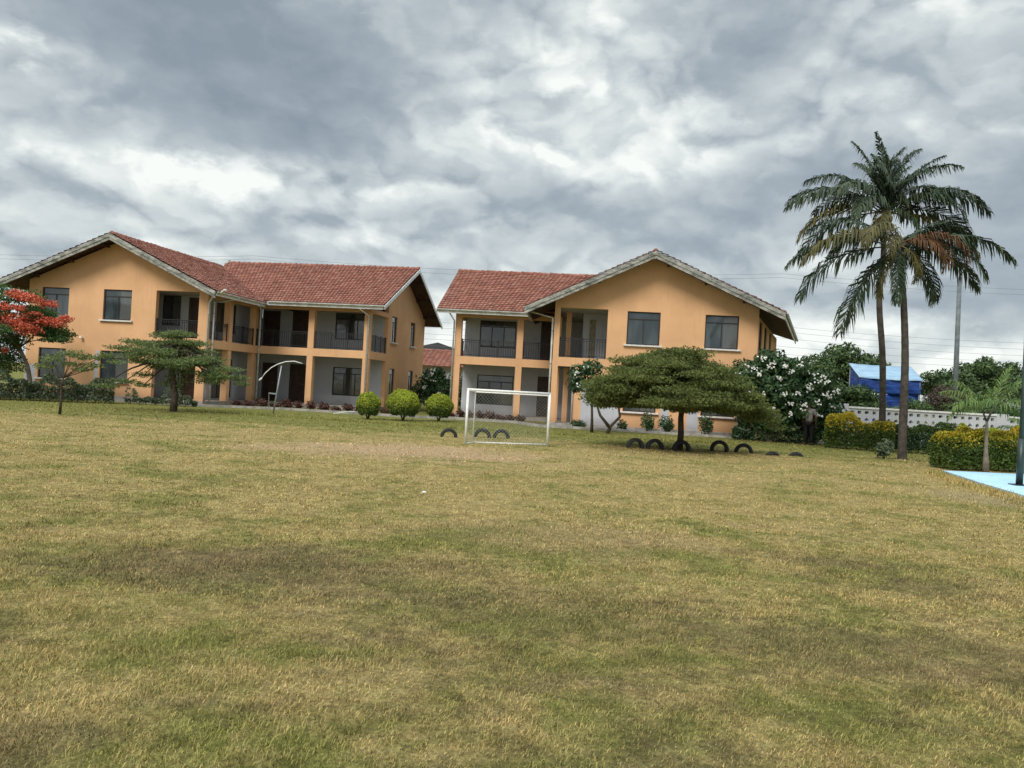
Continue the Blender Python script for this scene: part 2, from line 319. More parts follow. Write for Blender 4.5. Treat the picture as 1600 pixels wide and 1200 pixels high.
# ---------------------------------------------------------------- mesh helpers
def tag(o, label=None, cat=None, group=None, kind=None):
    if label: o['label'] = label
    if cat: o['category'] = cat
    if group: o['group'] = group
    if kind: o['kind'] = kind
    return o
def empty(name, loc=(0, 0, 0), rz=0, label=None, cat=None, group=None):
    o = bpy.data.objects.new(name, None); col.objects.link(o); o.location = loc; o.rotation_euler = (0, 0, rz)
    o.empty_display_size = .2
    return tag(o, label, cat, group)
class MB:
    def __init__(s): s.v = []; s.f = []; s.sm = False
    def add(s, vs, fs):
        k = len(s.v); s.v.extend([tuple(x) for x in vs]); s.f.extend([tuple(i + k for i in f) for f in fs])
    def box(s, x0, y0, z0, x1, y1, z1):
        s.add([(x0, y0, z0), (x1, y0, z0), (x1, y1, z0), (x0, y1, z0), (x0, y0, z1), (x1, y0, z1), (x1, y1, z1), (x0, y1, z1)],
              [(0, 3, 2, 1), (4, 5, 6, 7), (0, 1, 5, 4), (1, 2, 6, 5), (2, 3, 7, 6), (3, 0, 4, 7)])
        return s
    def hexa(s, p):      # 8 points, bottom ring then top ring
        s.add(p, [(0, 3, 2, 1), (4, 5, 6, 7), (0, 1, 5, 4), (1, 2, 6, 5), (2, 3, 7, 6), (3, 0, 4, 7)]); return s
    def beam(s, a, b, w, h, up=(0, 0, 1)):      # rectangular bar whose centre line runs a-b
        a = Vector(a); b = Vector(b); d = (b - a).normalized(); r = d.cross(Vector(up)).normalized(); u = r.cross(d)
        p = [q + r * i * w / 2 + u * j * h / 2 for q in (a, b) for i, j in ((-1, -1), (1, -1), (1, 1), (-1, 1))]
        s.add(p, [(0, 1, 2, 3), (7, 6, 5, 4), (0, 4, 5, 1), (1, 5, 6, 2), (2, 6, 7, 3), (3, 7, 4, 0)]); return s
    def tube(s, pts, r, n=8, cap=True):
        pts = [Vector(p) for p in pts]; rs = r if isinstance(r, (list, tuple)) else [r] * len(pts)
        k = len(s.v); ref = None
        for i, p in enumerate(pts):
            d = (pts[min(i + 1, len(pts) - 1)] - pts[max(i - 1, 0)]).normalized()
            if ref is None: ref = Vector((1, 0, 0)) if abs(d.x) < .8 else Vector((0, 1, 0))
            u = (ref - d * ref.dot(d)).normalized(); ref = u; w = d.cross(u)
            for j in range(n):
                a = 2 * math.pi * j / n; s.v.append(tuple(p + (u * math.cos(a) + w * math.sin(a)) * rs[i]))
        for i in range(len(pts) - 1):
            for j in range(n):
                a = k + i * n + j; b = k + i * n + (j + 1) % n; s.f.append((a, b, b + n, a + n))
        if cap:
            s.f.append(tuple(k + j for j in reversed(range(n)))); e = k + (len(pts) - 1) * n; s.f.append(tuple(e + j for j in range(n)))
        return s
    def build(s, name, mat, parent=None, smooth=False, bev=0):
        me = bpy.data.meshes.new(name); me.from_pydata(s.v, [], s.f); me.update()
        if smooth: me.shade_smooth()
        me.materials.append(mat); o = bpy.data.objects.new(name, me); col.objects.link(o)
        if parent: o.parent = parent
        if bev:
            b = o.modifiers.new('bevel', 'BEVEL'); b.width = bev; b.segments = 2; b.limit_method = 'ANGLE'
        return o
def arr_mesh(name, V, F, mat, parent=None):
    """V (n,3), F (m,k) with constant k"""
    me = bpy.data.meshes.new(name); n, (m, k) = len(V), F.shape
    me.vertices.add(n); me.vertices.foreach_set('co', np.ascontiguousarray(V, np.float32).ravel())
    me.loops.add(m * k); me.loops.foreach_set('vertex_index', np.ascontiguousarray(F, np.int32).ravel())
    me.polygons.add(m); me.polygons.foreach_set('loop_start', np.arange(0, m * k, k, dtype=np.int32))
    me.update(calc_edges=True); me.materials.append(mat)
    o = bpy.data.objects.new(name, me); col.objects.link(o)
    if parent: o.parent = parent
    return o
def norm(a): return a / np.maximum(np.linalg.norm(a, axis=-1, keepdims=True), 1e-9)
def leaf_quads(C, L, Wd, T=None, N=None, up=.3):
    """pointed leaves: centres C, length L, width Wd, optional axis T and normal N; returns V, F"""
    n = len(C)
    if T is None: T = norm(rng.normal(size=(n, 3)))
    if N is None: N = norm(rng.normal(size=(n, 3)) + np.array([0, 0, up * 3]))
    S = norm(np.cross(T, N)); N = np.cross(S, T)
    L = np.broadcast_to(L, (n,))[:, None]; Wd = np.broadcast_to(Wd, (n,))[:, None]
    V = np.stack([C - T * L / 2, C + S * Wd / 2 + N * L * .06, C + T * L / 2 - N * L * .05, C - S * Wd / 2 + N * L * .06], 1).reshape(-1, 3)
    return V, np.arange(4 * n).reshape(n, 4)
def merge(parts):
    Vs, Fs, k = [], [], 0
    for V, F in parts: Vs.append(V); Fs.append(F + k); k += len(V)
    return np.concatenate(Vs), np.concatenate(Fs)
def blob_leaves(blobs, size, per, shell=.55, up=.25, flat=None, asp=.45):
    """blobs: (cx,cy,cz,rx,ry,rz). per = leaves per unit of blob area; leaves fill the outer part of each blob"""
    out = []
    for (cx, cy, cz, rx, ry, rz) in blobs:
        area = (rx * ry + ry * rz + rx * rz) * 4.2
        n = max(20, int(area * per))
        d = norm(rng.normal(size=(n, 3)))
        rad = shell + (1 - shell) * rng.random((n, 1)) ** .6
        lump = 1 + .16 * np.sin(d[:, :1] * 5 + cx * 3) * np.cos(d[:, 1:2] * 6 + cz * 4) + .10 * np.sin(d[:, 2:3] * 9 + cy)
        P = np.array([cx, cy, cz]) + d * np.array([rx, ry, rz]) * rad * lump
        sz = size * (0.65 + .7 * rng.random(n))
        Nn = norm(d * .8 + rng.normal(size=(n, 3)) * .7 + np.array([0, 0, up]))
        if flat is not None: Nn = norm(np.array([0, 0, 1.]) + rng.normal(size=(n, 3)) * flat)
        T = norm(np.cross(Nn, rng.normal(size=(n, 3))) - np.array([0, 0, .25]))
        out.append(leaf_quads(P, sz, sz * asp, T, Nn))
    return merge(out)
def limb(mb, a, b, r0, r1, sag=.12, n=6, sides=7):
    a = Vector(a); b = Vector(b); L = (b - a).length; j = Vector((random.uniform(-1, 1), random.uniform(-1, 1), random.uniform(.1, .7))) * L * sag
    pts = []; rs = []
    for i in range(n + 1):
        t = i / n; pts.append(a.lerp(b, t) + j * math.sin(math.pi * t)); rs.append(r0 + (r1 - r0) * t)
    mb.tube(pts, rs, sides); return pts

# ================================================================= SETTING
# ground: one sheet, finer near the viewer, gently uneven
def ground_z(x, y):
    return 0.035 * np.sin(x * .9 + 1.3) * np.sin(y * .8) * 0 + 0.02 * np.sin(x * .37 + 2) * np.sin(y * .31 + 1) * np.clip((y + 5) / 20, 0, 1)
xs = np.concatenate([np.linspace(-900, -60, 12), np.linspace(-55, 55, 111), np.linspace(60, 900, 12)])
ys = np.concatenate([np.linspace(-300, -20, 6), np.linspace(-15, 60, 76), np.linspace(70, 1800, 14)])
GX, GY = np.meshgrid(xs, ys); GZ = ground_z(GX, GY) - .012
V = np.stack([GX.ravel(), GY.ravel(), GZ.ravel()], 1); nx = len(xs)
ii = (np.arange(len(ys) - 1)[:, None] * nx + np.arange(nx - 1)[None]).ravel()
F = np.stack([ii, ii + 1, ii + 1 + nx, ii + nx], 1)
tag(arr_mesh('ground', V, F, M['ground']), kind='structure')

# court slab of pale blue paint on the right
cp = [(11.62, 20.52), (20.5, 21.7), (23, 6.5), (7.55, 6.5), (8.9, 11.0), (10.22, 15.18), (10.75, 17.4)]
n = len(cp); mb = MB(); mb.add([(x, y, .05) for x, y in cp] + [(x, y, -.1) for x, y in cp], [tuple(range(n))[::-1]] + [(i, (i + 1) % n, (i + 1) % n + n, i + n) for i in range(n)])
tag(mb.build('court', M['pad']), kind='structure')

# planting beds of bare soil and their pale kerbs
def strip(name, pts, w, z0, z1, mat):
    mb = MB()
    for (x0, y0), (x1, y1) in zip(pts, pts[1:]):
        d = Vector((x1 - x0, y1 - y0)).normalized(); nn = Vector((-d.y, d.x)) * w
        mb.hexa([(x0, y0, z0), (x1, y1, z0), (x1 + nn.x, y1 + nn.y, z0), (x0 + nn.x, y0 + nn.y, z0), (x0, y0, z1), (x1, y1, z1), (x1 + nn.x, y1 + nn.y, z1), (x0 + nn.x, y0 + nn.y, z1)])
    return mb.build(name, mat)
K1 = [(-26, 37.2), (-14.3, 35.3), (-13.0, 35.9), (-10.6, 36.6), (-4.6, 35.9), (-2.6, 36.3)]
K2 = [(-3.9, 36.9), (.2, 36.1), (1.2, 33.9), (11.2, 32.4), (14.2, 33.2)]
for k, (pts) in enumerate((K1, K2)):
    tag(strip('planting_bed', pts, 1.15, -.06, .035, M['soil']), kind='structure')
    tag(strip('kerb', [(x, y - .12) for x, y in pts], .11, -.05, .10, M['concrete']), kind='structure')

# grass: blades thinning and widening with distance, one object
def grass():
    parts = []
    for (y0, y1, dens, h, w) in [(2.6, 5.5, 6500, .021, .0036), (5.5, 9, 2600, .022, .006), (9, 15, 700, .022, .010), (15, 24, 150, .024, .018), (24, 34, 50, .03, .03)]:
        hw = lambda y: y * .70 + 1.2
        area = (hw(y0) + hw(y1)) * (y1 - y0); n = int(area * dens)
        y = y0 + (y1 - y0) * rng.random(n); x = (rng.random(n) * 2 - 1) * hw(y)
        # clumping
        cl = .5 + .5 * np.sin(x * 3.1 + np.sin(y * 2.3) * 2) * np.sin(y * 3.7 + np.sin(x * 1.9) * 2)
        cl2 = np.sin(x * 11 + np.sin(y * 7) * 1.5) * np.sin(y * 12 + np.sin(x * 8) * 1.5)
        keep = rng.random(n) < (.55 + .3 * cl + .2 * cl2)
        keep &= ~((x > 7.6 + (y - 6.5) * .32) & (y < 21.6))
        x, y, cl = x[keep], y[keep], cl[keep]; n = len(x)
        a = rng.random(n) * 2 * math.pi; lean = rng.random(n) ** .7 * 1.25
        hh = h * (.5 + rng.random(n)) * (.7 + .6 * cl); tall = rng.random(n) < .02; hh[tall] *= 1.7
        ww = w * (.7 + .6 * rng.random(n))
        z = ground_z(x, y) - .008
        B = np.stack([x, y, z], 1); D = np.stack([np.cos(a), np.sin(a), 0 * a], 1); S = np.stack([-np.sin(a + .6), np.cos(a + .6), 0 * a], 1) * ww[:, None] / 2
        P1 = B + D * (hh * np.sin(lean) * .45)[:, None] + np.array([0, 0, 1.]) * (hh * .62 * np.cos(lean * .5))[:, None]
        P2 = B + D * (hh * np.sin(lean) * 1.1)[:, None] + np.array([0, 0, 1.]) * (hh * np.maximum(.25, np.cos(lean)))[:, None]
        Vv = np.stack([B - S, B + S, P1 + S * .8, P1 - S * .8, P2 + S * .15, P2 - S * .15], 1).reshape(-1, 3)
        b = np.arange(n)[:, None] * 6
        Ff = np.concatenate([b + np.array([0, 1, 2, 3]), b + np.array([3, 2, 4, 5])], 0)
        parts.append((Vv, Ff))
    V, F = merge(parts)
    return tag(arr_mesh('lawn_grass', V, F, M['blade']), 'dry mown lawn grass, straw and green patches, filling the pitch', 'grass', kind='stuff')
grass()
# coarser strip along the court edge; another added as a drainage step's shade line
def coarse(name, path, half, n, h, label):
    P = np.array(path, float); seg = rng.integers(0, len(P) - 1, n); t = rng.random(n)[:, None]
    B = P[seg] * (1 - t) + P[seg + 1] * t + rng.normal(size=(n, 2)) * half
    a = rng.random(n) * 6.28; ln = rng.random(n) * .9; hh = h * (.4 + rng.random(n))
    B3 = np.concatenate([B, ground_z(B[:, :1], B[:, 1:]) - .01], 1); D = np.stack([np.cos(a), np.sin(a), 0 * a], 1); S = np.stack([-np.sin(a), np.cos(a), 0 * a], 1) * h * .09
    T = B3 + D * (hh * np.sin(ln))[:, None] + np.array([0, 0, 1.]) * (hh * np.cos(ln))[:, None]
    V = np.stack([B3 - S, B3 + S, T + S * .2, T - S * .2], 1).reshape(-1, 3)
    return tag(arr_mesh(name, V, np.arange(4 * n).reshape(n, 4), M['blade']), label, 'grass', kind='stuff')
coarse('edge_grass', [(11.3, 20.5), (10.45, 17.4), (9.9, 15.1), (8.55, 11), (7.2, 7)], .16, 8000, .075, 'coarse grass growing along the edge of the blue court')
coarse('shade_line_grass', [(-13, 30.5), (-7, 29.6), (-2, 29.0), (4, 28.2), (8.5, 28.4)], .14, 3500, .10, 'strip of longer grass added for a line of shade across the lawn before the houses')

# ================================================================= HOUSES
def cells(mb, axis, a0, a1, b0, b1, z0, z1, ops):
    """wall along x (axis 0) or y (axis 1) with rectangular openings (a, a', z, z')"""
    xs_ = sorted({a0, a1, *[min(max(o[i], a0), a1) for o in ops for i in (0, 1)]})
    for xa, xb in zip(xs_, xs_[1:]):
        if xb - xa < 1e-5: continue
        xm = (xa + xb) / 2; cuts = sorted([(o[2], o[3]) for o in ops if o[0] < xm < o[1]]); z = z0
        for ca, cb in cuts + [(z1, z1)]:
            if ca - z > 1e-4:
                if axis == 0: mb.box(xa, b0, z, xb, b1, ca)
                else: mb.box(b0, xa, z, b1, xb, ca)
            z = max(z, cb)
def window(par, x0, x1, z0, z1, y, cols=2, transom=True, sill=True, axis=0, d=1, label=None):
    """window set in a wall; axis 0: in a wall facing -y at y; axis 1: in a wall facing +x at x=y"""
    fw = .05
    def bx(mb, a, b, c, e, f, g):      # a..b across, c..e depth (inwards), f..g height
        if axis == 0: mb.box(a, y + c, f, b, y + e, g)
        else: mb.box(y - e, a, f, y - c, b, g)
    f = MB(); bx(f, x0, x0 + fw, .06, .13, z0, z1); bx(f, x1 - fw, x1, .06, .13, z0, z1)
    bx(f, x0 + fw, x1 - fw, .06, .13, z0, z0 + fw); bx(f, x0 + fw, x1 - fw, .06, .13, z1 - fw, z1)
    zt = z0 + (z1 - z0) * .76
    if transom: bx(f, x0 + fw, x1 - fw, .065, .125, zt, zt + .045)
    for i in range(1, cols):
        xm = x0 + (x1 - x0) * i / cols; bx(f, xm - .022, xm + .022, .068, .122, z0 + fw, (zt if transom else z1 - fw))
    w = f.build('window', M['frame'], par)
    if label: w['label'] = label
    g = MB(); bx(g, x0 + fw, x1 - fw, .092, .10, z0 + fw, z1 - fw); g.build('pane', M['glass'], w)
    if sill:
        s_ = MB(); bx(s_, x0 - .12, x1 + .12, -.12, .055, z0 - .075, z0 - .004); s_.build('sill', M['sill'], w, bev=.01)
    return w
def door(par, x0, x1, z0, z1, y, label=None):
    mb = MB(); mb.box(x0, y - .02, z0, x1, y + .05, z1)
    for a, b in ((.08, .45), (.5, .92)):
        mb.box(x0 + .12, y - .035, z0 + (z1 - z0) * a, x1 - .12, y - .02, z0 + (z1 - z0) * b)
    d = mb.build('door', M['door'], par, bev=.008)
    fr = MB(); fr.box(x0 - .06, y - .045, z0, x0 - .003, y + .05, z1 + .06); fr.box(x1 + .003, y - .045, z0, x1 + .06, y + .05, z1 + .06); fr.box(x0 - .003, y - .045, z1 + .003, x1 + .003, y + .05, z1 + .06)
    fr.build('frame', M['frame'], d)
    h = MB(); h.tube([(x1 - .09, y - .06, z0 + 1.0), (x1 - .2, y - .06, z0 + 1.0)], .012, 6); h.build('handle', M['galv'], d)
    return d
def railing(par, a, b, z, h=.86, posts=True):
    a = Vector((*a, z)); b = Vector((*b, z)); L = (b - a).length; mb = MB()
    mb.beam(a + Vector((0, 0, h)), b + Vector((0, 0, h)), .05, .035); mb.beam(a + Vector((0, 0, .09)), b + Vector((0, 0, .09)), .03, .03)
    mb.beam(a + Vector((0, 0, h - .1)), b + Vector((0, 0, h - .1)), .025, .02)
    k = max(2, int(L / .125))
    for i in range(k + 1):
        p = a.lerp(b, (i + .5) / (k + 1)); mb.beam(p + Vector((0, 0, .09)), p + Vector((0, 0, h)), .018, .018, (0, 1, 0))
    kp = max(1, round(L / .95))
    for i in range(kp + 1):
        p = a.lerp(b, min(max(i / kp, .02), .98)); mb.beam(p, p + Vector((0, 0, h + .06)), .05, .05, (0, 1, 0))
    return mb.build('railing', M['black'], par)
def roof_slope(mb, e0, e1, r1, r0, rows, cols_, lift=.055):
    """individual clay tiles over the bilinear patch eave e0-e1, ridge r0-r1"""
    e0, e1, r0, r1 = map(Vector, (e0, e1, r0, r1)); nrm = (e1 - e0).cross(r0 - e0).normalized()
    if nrm.z < 0: nrm = -nrm
    P = lambda u, v: (e0.lerp(e1, u)).lerp(r0.lerp(r1, u), v)
    prof = [(0, .0), (.3, .022), (.62, .0), (.98, .020)]
    for i in range(rows):
        v0 = i / rows; v1 = min(1, (i + 1.18) / rows)
        for j in range(cols_):
            off = .5 / cols_ if i % 2 else 0
            jz = random.uniform(-.004, .012); jv = random.uniform(-.07, .07) / rows - (.22 / rows if random.random() < .02 else 0)
            ring0 = []; ring1 = []; ringb = []
            for uu, hz in prof:
                u = min(1, max(0, (j + uu) / cols_ + off * .0))
                ring0.append(P(u, max(0, v0 + jv)) + nrm * (lift + hz + jz)); ring1.append(P(u, v1) + nrm * (.006 + hz * .8)); ringb.append(P(u, max(0, v0 + jv)) + nrm * (hz * .5 - .006))
            k = len(mb.v); m_ = len(prof); mb.v.extend([tuple(q) for q in ring0 + ring1 + ringb])
            for q in range(m_ - 1):
                mb.f.append((k + q, k + q + 1, k + m_ + q + 1, k + m_ + q)); mb.f.append((k + 2 * m_ + q, k + 2 * m_ + q + 1, k + q + 1, k + q))
def ridge_caps(mb, a, b, r=.11, step=.33):
    a = Vector(a); b = Vector(b); n_ = max(2, int((b - a).length / step)); d = (b - a) / n_
    for i in range(n_):
        p = a + d * i; q = p + d * 1.1; zz = random.uniform(-.012, .012)
        mb.tube([p + Vector((0, 0, zz + .0)), q + Vector((0, 0, zz - .02))], [r * 1.12, r * .9], 9)
def slab_under(mb, e0, e1, r1, r0, t=.05, gap=.035):
    e0, e1, r0, r1 = map(Vector, (e0, e1, r0, r1)); up = Vector((0, 0, 1))
    mb.hexa([p - up * (gap + t) for p in (e0, e1, r1, r0)] + [p - up * gap for p in (e0, e1, r1, r0)])
def gutter(par, a, b, r=.065):
    a = Vector(a); b = Vector(b); mb = MB(); d = (b - a).normalized(); side = d.cross(Vector((0, 0, 1))).normalized(); k = 0; nseg = 7
    pa = [side * (math.cos(math.pi * i / nseg) * r) + Vector((0, 0, -math.sin(math.pi * i / nseg) * r)) for i in range(nseg + 1)]
    pb = [q * .8 for q in pa]
    vs = [a + q for q in pa] + [b + q for q in pa] + [a + q for q in pb] + [b + q for q in pb]; N_ = nseg + 1; fs = []
    for i in range(nseg):
        fs += [(i, i + 1, N_ + i + 1, N_ + i), (2 * N_ + i + 1, 2 * N_ + i, 3 * N_ + i, 3 * N_ + i + 1)]
    fs += [(0, N_, 3 * N_, 2 * N_), (nseg, 2 * N_ + nseg, 3 * N_ + nseg, N_ + nseg)]
    mb.add(vs, fs); mb.beam(a + Vector((0, 0, .01)) - side * -.0 + Vector((0, 0, -.005)), b + Vector((0, 0, .005)), .02, .012)
    return mb.build('gutter', M['gutter'], par)
def downpipe(par, pts, r=.045):
    mb = MB(); mb.tube(pts, r, 10)
    o = mb.build('downpipe', M['gutter'], par, smooth=True)
    c = MB(); z = pts[-2][2] - .6; x, y = pts[-1][0], pts[-1][1]
    while z > pts[-1][2] + .4: c.tube([(x, y, z), (x, y, z + .05)], r * 1.25, 10); z -= 1.5
    if c.v: c.build('clip', M['galv'], o)
    return o

FL, HS, HH, SB = 3.0, .714, 2.204, 2.59       # storey, sill, head, slab soffit
def house(name, loc, rz, label, mir):
    H = empty(name, loc, rz, label, 'house')
    P_ = lambda nm, mat, f, bev=0: (lambda mb: (f(mb), mb.build(nm, mat, H, bev=bev))[1])(MB())
    T = .23
    S = 4.743 if not mir else 4.789
    WA = 9.666 if not mir else 9.015
    apx = 5.01 if not mir else 4.27
    apz = 7.80
    if not mir:      # roof edges of the gabled block: x, z at left and right eave
        le, ree = (-1.25, 5.20), (10.6, 5.22)
        wins = [(.724, 2.23), (4.12, 5.638)]; bal = (6.941, 9.198)
    else:
        le, ree = (-1.31, 5.12), (9.88, 5.36)
        wins = [(3.257, 4.723), (6.696, 8.164)]; bal = (.261, 2.386)
    zl = lambda x: apz + (le[1] - apz) * (x - apx) / (le[0] - apx) if x < apx else apz + (ree[1] - apz) * (x - apx) / (ree[0] - apx)
    # ---- gabled block, front wall
    ops = [(a, b, HS + k * FL, HH + k * FL) for a, b in wins for k in (0, 1)] + [(bal[0], bal[1], FL, 5.24)]
    ops += [(6.941, 9.198, 0, SB)] if not mir else [(.261, 1.0, 0, SB)]
    fw = MB(); cells(fw, 0, 0, WA, 0, T, -.25, 5.3, ops)
    zg = lambda x: zl(x) - .16
    fw.add([(0, 0, 5.3), (WA, 0, 5.3), (WA, 0, max(5.31, zg(WA))), (apx, 0, zg(apx)), (0, 0, max(5.31, zg(0))), (0, T, 5.3), (WA, T, 5.3), (WA, T, max(5.31, zg(WA))), (apx, T, zg(apx)), (0, T, max(5.31, zg(0)))],
           [(0, 1, 2, 3, 4), (9, 8, 7, 6, 5), (0, 5, 6, 1), (1, 6, 7, 2), (2, 7, 8, 3), (3, 8, 9, 4), (4, 9, 5, 0)])
    fw.build('front_wall', M['orange'], H)
    for (a, b) in wins:
        for k in (0, 1):
            window(H, a, b, HS + k * FL, HH + k * FL, 0)
    # painted lower panels of the front wall (pale wash beside the ground floor windows), proud of the wall
    for (pa, pz, pb, pt) in ([(.02, .0, .60, 1.35), (3.85, .1, 4.02, 2.2)] if not mir else [(1.38, 0, 3.12, 1.95), (4.95, 0, 5.3, 1.7), (6.1, 0, 6.6, 1.7), (8.3, 0, 9.0, 1.7)]):
        pn = MB(); pn.box(pa, -.006, pz, pb, .05, pt); pn.build('pale_wall_panel', M['white_wall'], H)
    pl = MB(); pl.box(-.06 if not mir else -.1, -.10, -.28, WA + .08, .0 - .006, .02); pl.build('plinth', M['concrete'], H)
    if not mir:
        # side wall behind, left side
        P_('side_wall', M['orange'], lambda m: cells(m, 1, T, 15.0, 0, T, -.25, 5.35, []))
        # recess behind the balcony
        P_('inner_wall', M['white_wall'], lambda m: (cells(m, 0, 5.5, 8.55, 2.0, 2.15, 0, 5.25, [(5.95, 6.98, 3.70, 5.30 - .06), (7.5, 8.3, 3.0, 5.1), (7.3, 8.2, 0, 2.1)]), cells(m, 1, .23, 2.0, 5.35, 5.5, 0, 5.25, []),
             cells(m, 1, 2.15, S + 2.857, 8.4, 8.55, 0, 5.25, [(2.7, 4.7, 3.55, 5.1), (2.6, 4.6, .1, 2.2)])))
        window(H, 5.95, 6.98, 3.70, 5.24, 2.0, 2, True, False)
        door(H, 7.5, 8.3, 3.0, 5.1, 2.02); door(H, 7.3, 8.2, .02, 2.1, 2.02)
        window(H, 2.7, 4.7, 3.55, 5.1, 8.55, 3, True, False, axis=1); window(H, 2.6, 4.6, .1, 2.2, 8.55, 3, True, False, axis=1)
        # L-shaped wing
        xe = WA + 6.465; yb = S + 2.869; ye = S + 10.33
        P_('wing_wall', M['white_wall'], lambda m: cells(m, 0, 8.56, xe - .24, yb, yb + .2, 0, 5.3, [(13.0, 14.95, 3.70, 5.21), (10.48, 11.39, 3.0, 5.2), (13.0, 14.97, .52, 2.12), (10.48, 11.39, 0, 2.1), (8.7, 9.6, 3.0, 5.1), (8.8, 9.6, 0, 2.1)]))
        window(H, 13.0, 14.95, 3.70, 5.21, yb, 3, True, False); window(H, 13.0, 14.97, .52, 2.12, yb, 3, True, False)
        door(H, 10.48, 11.39, 3.0, 5.2, yb + .02); door(H, 10.48, 11.39, .02, 2.1, yb + .02); door(H, 8.7, 9.6, 3.0, 5.1, yb + .02); door(H, 8.8, 9.6, .02, 2.1, yb + .02)
        ew = [(yb + .62, yb + 1.62), (yb + 4.35, yb + 5.35)]
        def endw(m):
            cells(m, 1, yb - .02, ye, xe - .23, xe, -.25, 5.3, [(a, b, HS + .0 + k * FL, HH + k * FL) for a, b in ew for k in (0, 1)])
            ym = S + 5.16; k_ = (8.18 - 5.35) / 5.96; zz = lambda y: 8.18 - abs(y - ym) * k_ - .14
            pts = [(yb - .02, 5.3), (ye, 5.3), (ye, max(5.31, zz(ye))), (ym, zz(ym)), (yb - .02, max(5.31, zz(yb - .02)))]
            m.add([(xe, y, z) for y, z in pts] + [(xe - .23, y, z) for y, z in pts], [(0, 1, 2, 3, 4), (9, 8, 7, 6, 5), (0, 5, 6, 1), (1, 6, 7, 2), (2, 7, 8, 3), (3, 8, 9, 4), (4, 9, 5, 0)])
        P_('end_wall', M['orange'], endw)
        for a, b in ew:
            for k in (0, 1): window(H, a, b, HS + k * FL, HH + k * FL, xe, 2, True, True, axis=1)
        P_('back_wall', M['orange'], lambda m: cells(m, 0, 0, xe - .23, ye - .2, ye, -.25, 5.3, []))
        edge = [((WA - .2, T), (WA, S)), ((WA - .2, S), (xe, S + .2)), ((xe - .2, S + .2), (xe, yb - .02))]
        pil = [(WA - .02 - .34, .23 + 2.19 - .3, .34, .3), (WA - .36, S - .02, .36, .30), (WA + 3.0, S, .34, .3), (xe - .36, S, .34, .3)]
        P_('floor_slab', M['floor'], lambda m: (m.box(5.5, T, 2.72, WA - .2, 2.0, 2.96), m.box(8.55, 2.0, 2.72, WA - .2, yb, 2.96), m.box(WA - .2, S + .2, 2.72, xe - .2, yb, 2.96), m.box(5.5, T, -.2, WA, 2.0, 0.01), m.box(8.55, 2.0, -.2, WA, yb, .01), m.box(WA, S - .1, -.2, xe, yb, .01)))
        P_('ceiling', M['ceiling'], lambda m: (m.box(5.5, T, 5.25, WA, 2.0, 5.29), m.box(8.55, 2.0, 5.25, WA, yb, 5.29), m.box(WA, S, 5.25, xe, yb, 5.29)))
        rails = [((bal[0], .12), (bal[1], .12)), ((WA - .1, T), (WA - .1, 2.05)), ((WA - .1, 2.45), (WA - .1, S)), ((WA, S + .1), (WA + 3.0, S + .1)), ((WA + 3.35, S + .1), (xe - .36, S + .1)), ((xe - .1, S + .32), (xe - .1, yb))]
        top = 5.3
    else:
        xe = -5.30; yb = S + 2.4; ye = S + 10.33
        # leaning side wall on the right, seen obliquely under the eave
        def sw(m):
            a = Vector((WA, T)); b = Vector((12.9, 12.5)); d = (b - a).normalized(); nn = Vector((d.y, -d.x)) * .2
            for (t0, t1, z0, z1) in [(0, .08, -.25, 5.3), (.08, .2, -.25, HS + FL), (.08, .2, HH + FL, 5.3), (.2, .3, -.25, 5.3), (.3, .42, -.25, HS + FL), (.3, .42, HH + FL, 5.3), (.42, .55, -.25, 5.3), (.55, .67, -.25, HS + FL), (.55, .67, HH + FL, 5.3), (.67, 1, -.25, 5.3)]:
                p = a.lerp(b, t0); q = a.lerp(b, t1)
                m.hexa([(p.x - nn.x, p.y - nn.y, z0), (p.x, p.y, z0), (q.x, q.y, z0), (q.x - nn.x, q.y - nn.y, z0), (p.x - nn.x, p.y - nn.y, z1), (p.x, p.y, z1), (q.x, q.y, z1), (q.x - nn.x, q.y - nn.y, z1)])
        P_('side_wall', M['orange'], sw)
        a = Vector((WA, T)); b = Vector((12.9, 12.5)); d = (b - a).normalized(); ang = math.atan2(d.y, d.x) - R(90)
        for t0, t1 in ((.08, .2), (.3, .42), (.55, .67)):
            p = a.lerp(b, t0); L = (b - a).length * (t1 - t0); f = MB()
            for (u0, u1, z0, z1) in [(0, .05, HS + FL, HH + FL), (L - .05, L, HS + FL, HH + FL), (.05, L - .05, HS + FL, HS + FL + .05), (.05, L - .05, HH + FL - .05, HH + FL), (L / 2 - .02, L / 2 + .02, HS + FL + .05, HH + FL - .05)]:
                f.box(-.12, u0, z0, -.05, u1, z1)
            w = f.build('window', M['frame'], H); w.location = (p.x, p.y, 0); w.rotation_euler = (0, 0, ang)
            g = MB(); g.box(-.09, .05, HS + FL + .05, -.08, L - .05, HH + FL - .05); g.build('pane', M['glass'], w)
            s_ = MB(); s_.box(-.04, -.1, HS + FL - .08, .1, L + .1, HS + FL - .003); s_.build('sill', M['sill'], w)
        P_('inner_wall', M['white_wall'], lambda m: (cells(m, 0, 1.3, 2.6, 2.3, 2.45, 0, 5.25, []), cells(m, 1, 2.45, yb, 1.3, 1.45, 0, 5.25, [(2.6, 3.5, 3.0, 5.0)]), cells(m, 1, T, 2.3, 2.45, 2.6, FL, 5.25, []), cells(m, 1, T, 2.3, 1.15, 1.3, 0, SB, [])))
        P_('curtain', M['curtain'], lambda m: [m.box(1.62 + i * .05, 2.255 + (.02 if i % 2 else 0), 3.05, 1.66 + i * .05, 2.28 + (.02 if i % 2 else 0), 4.95) for i in range(6)])
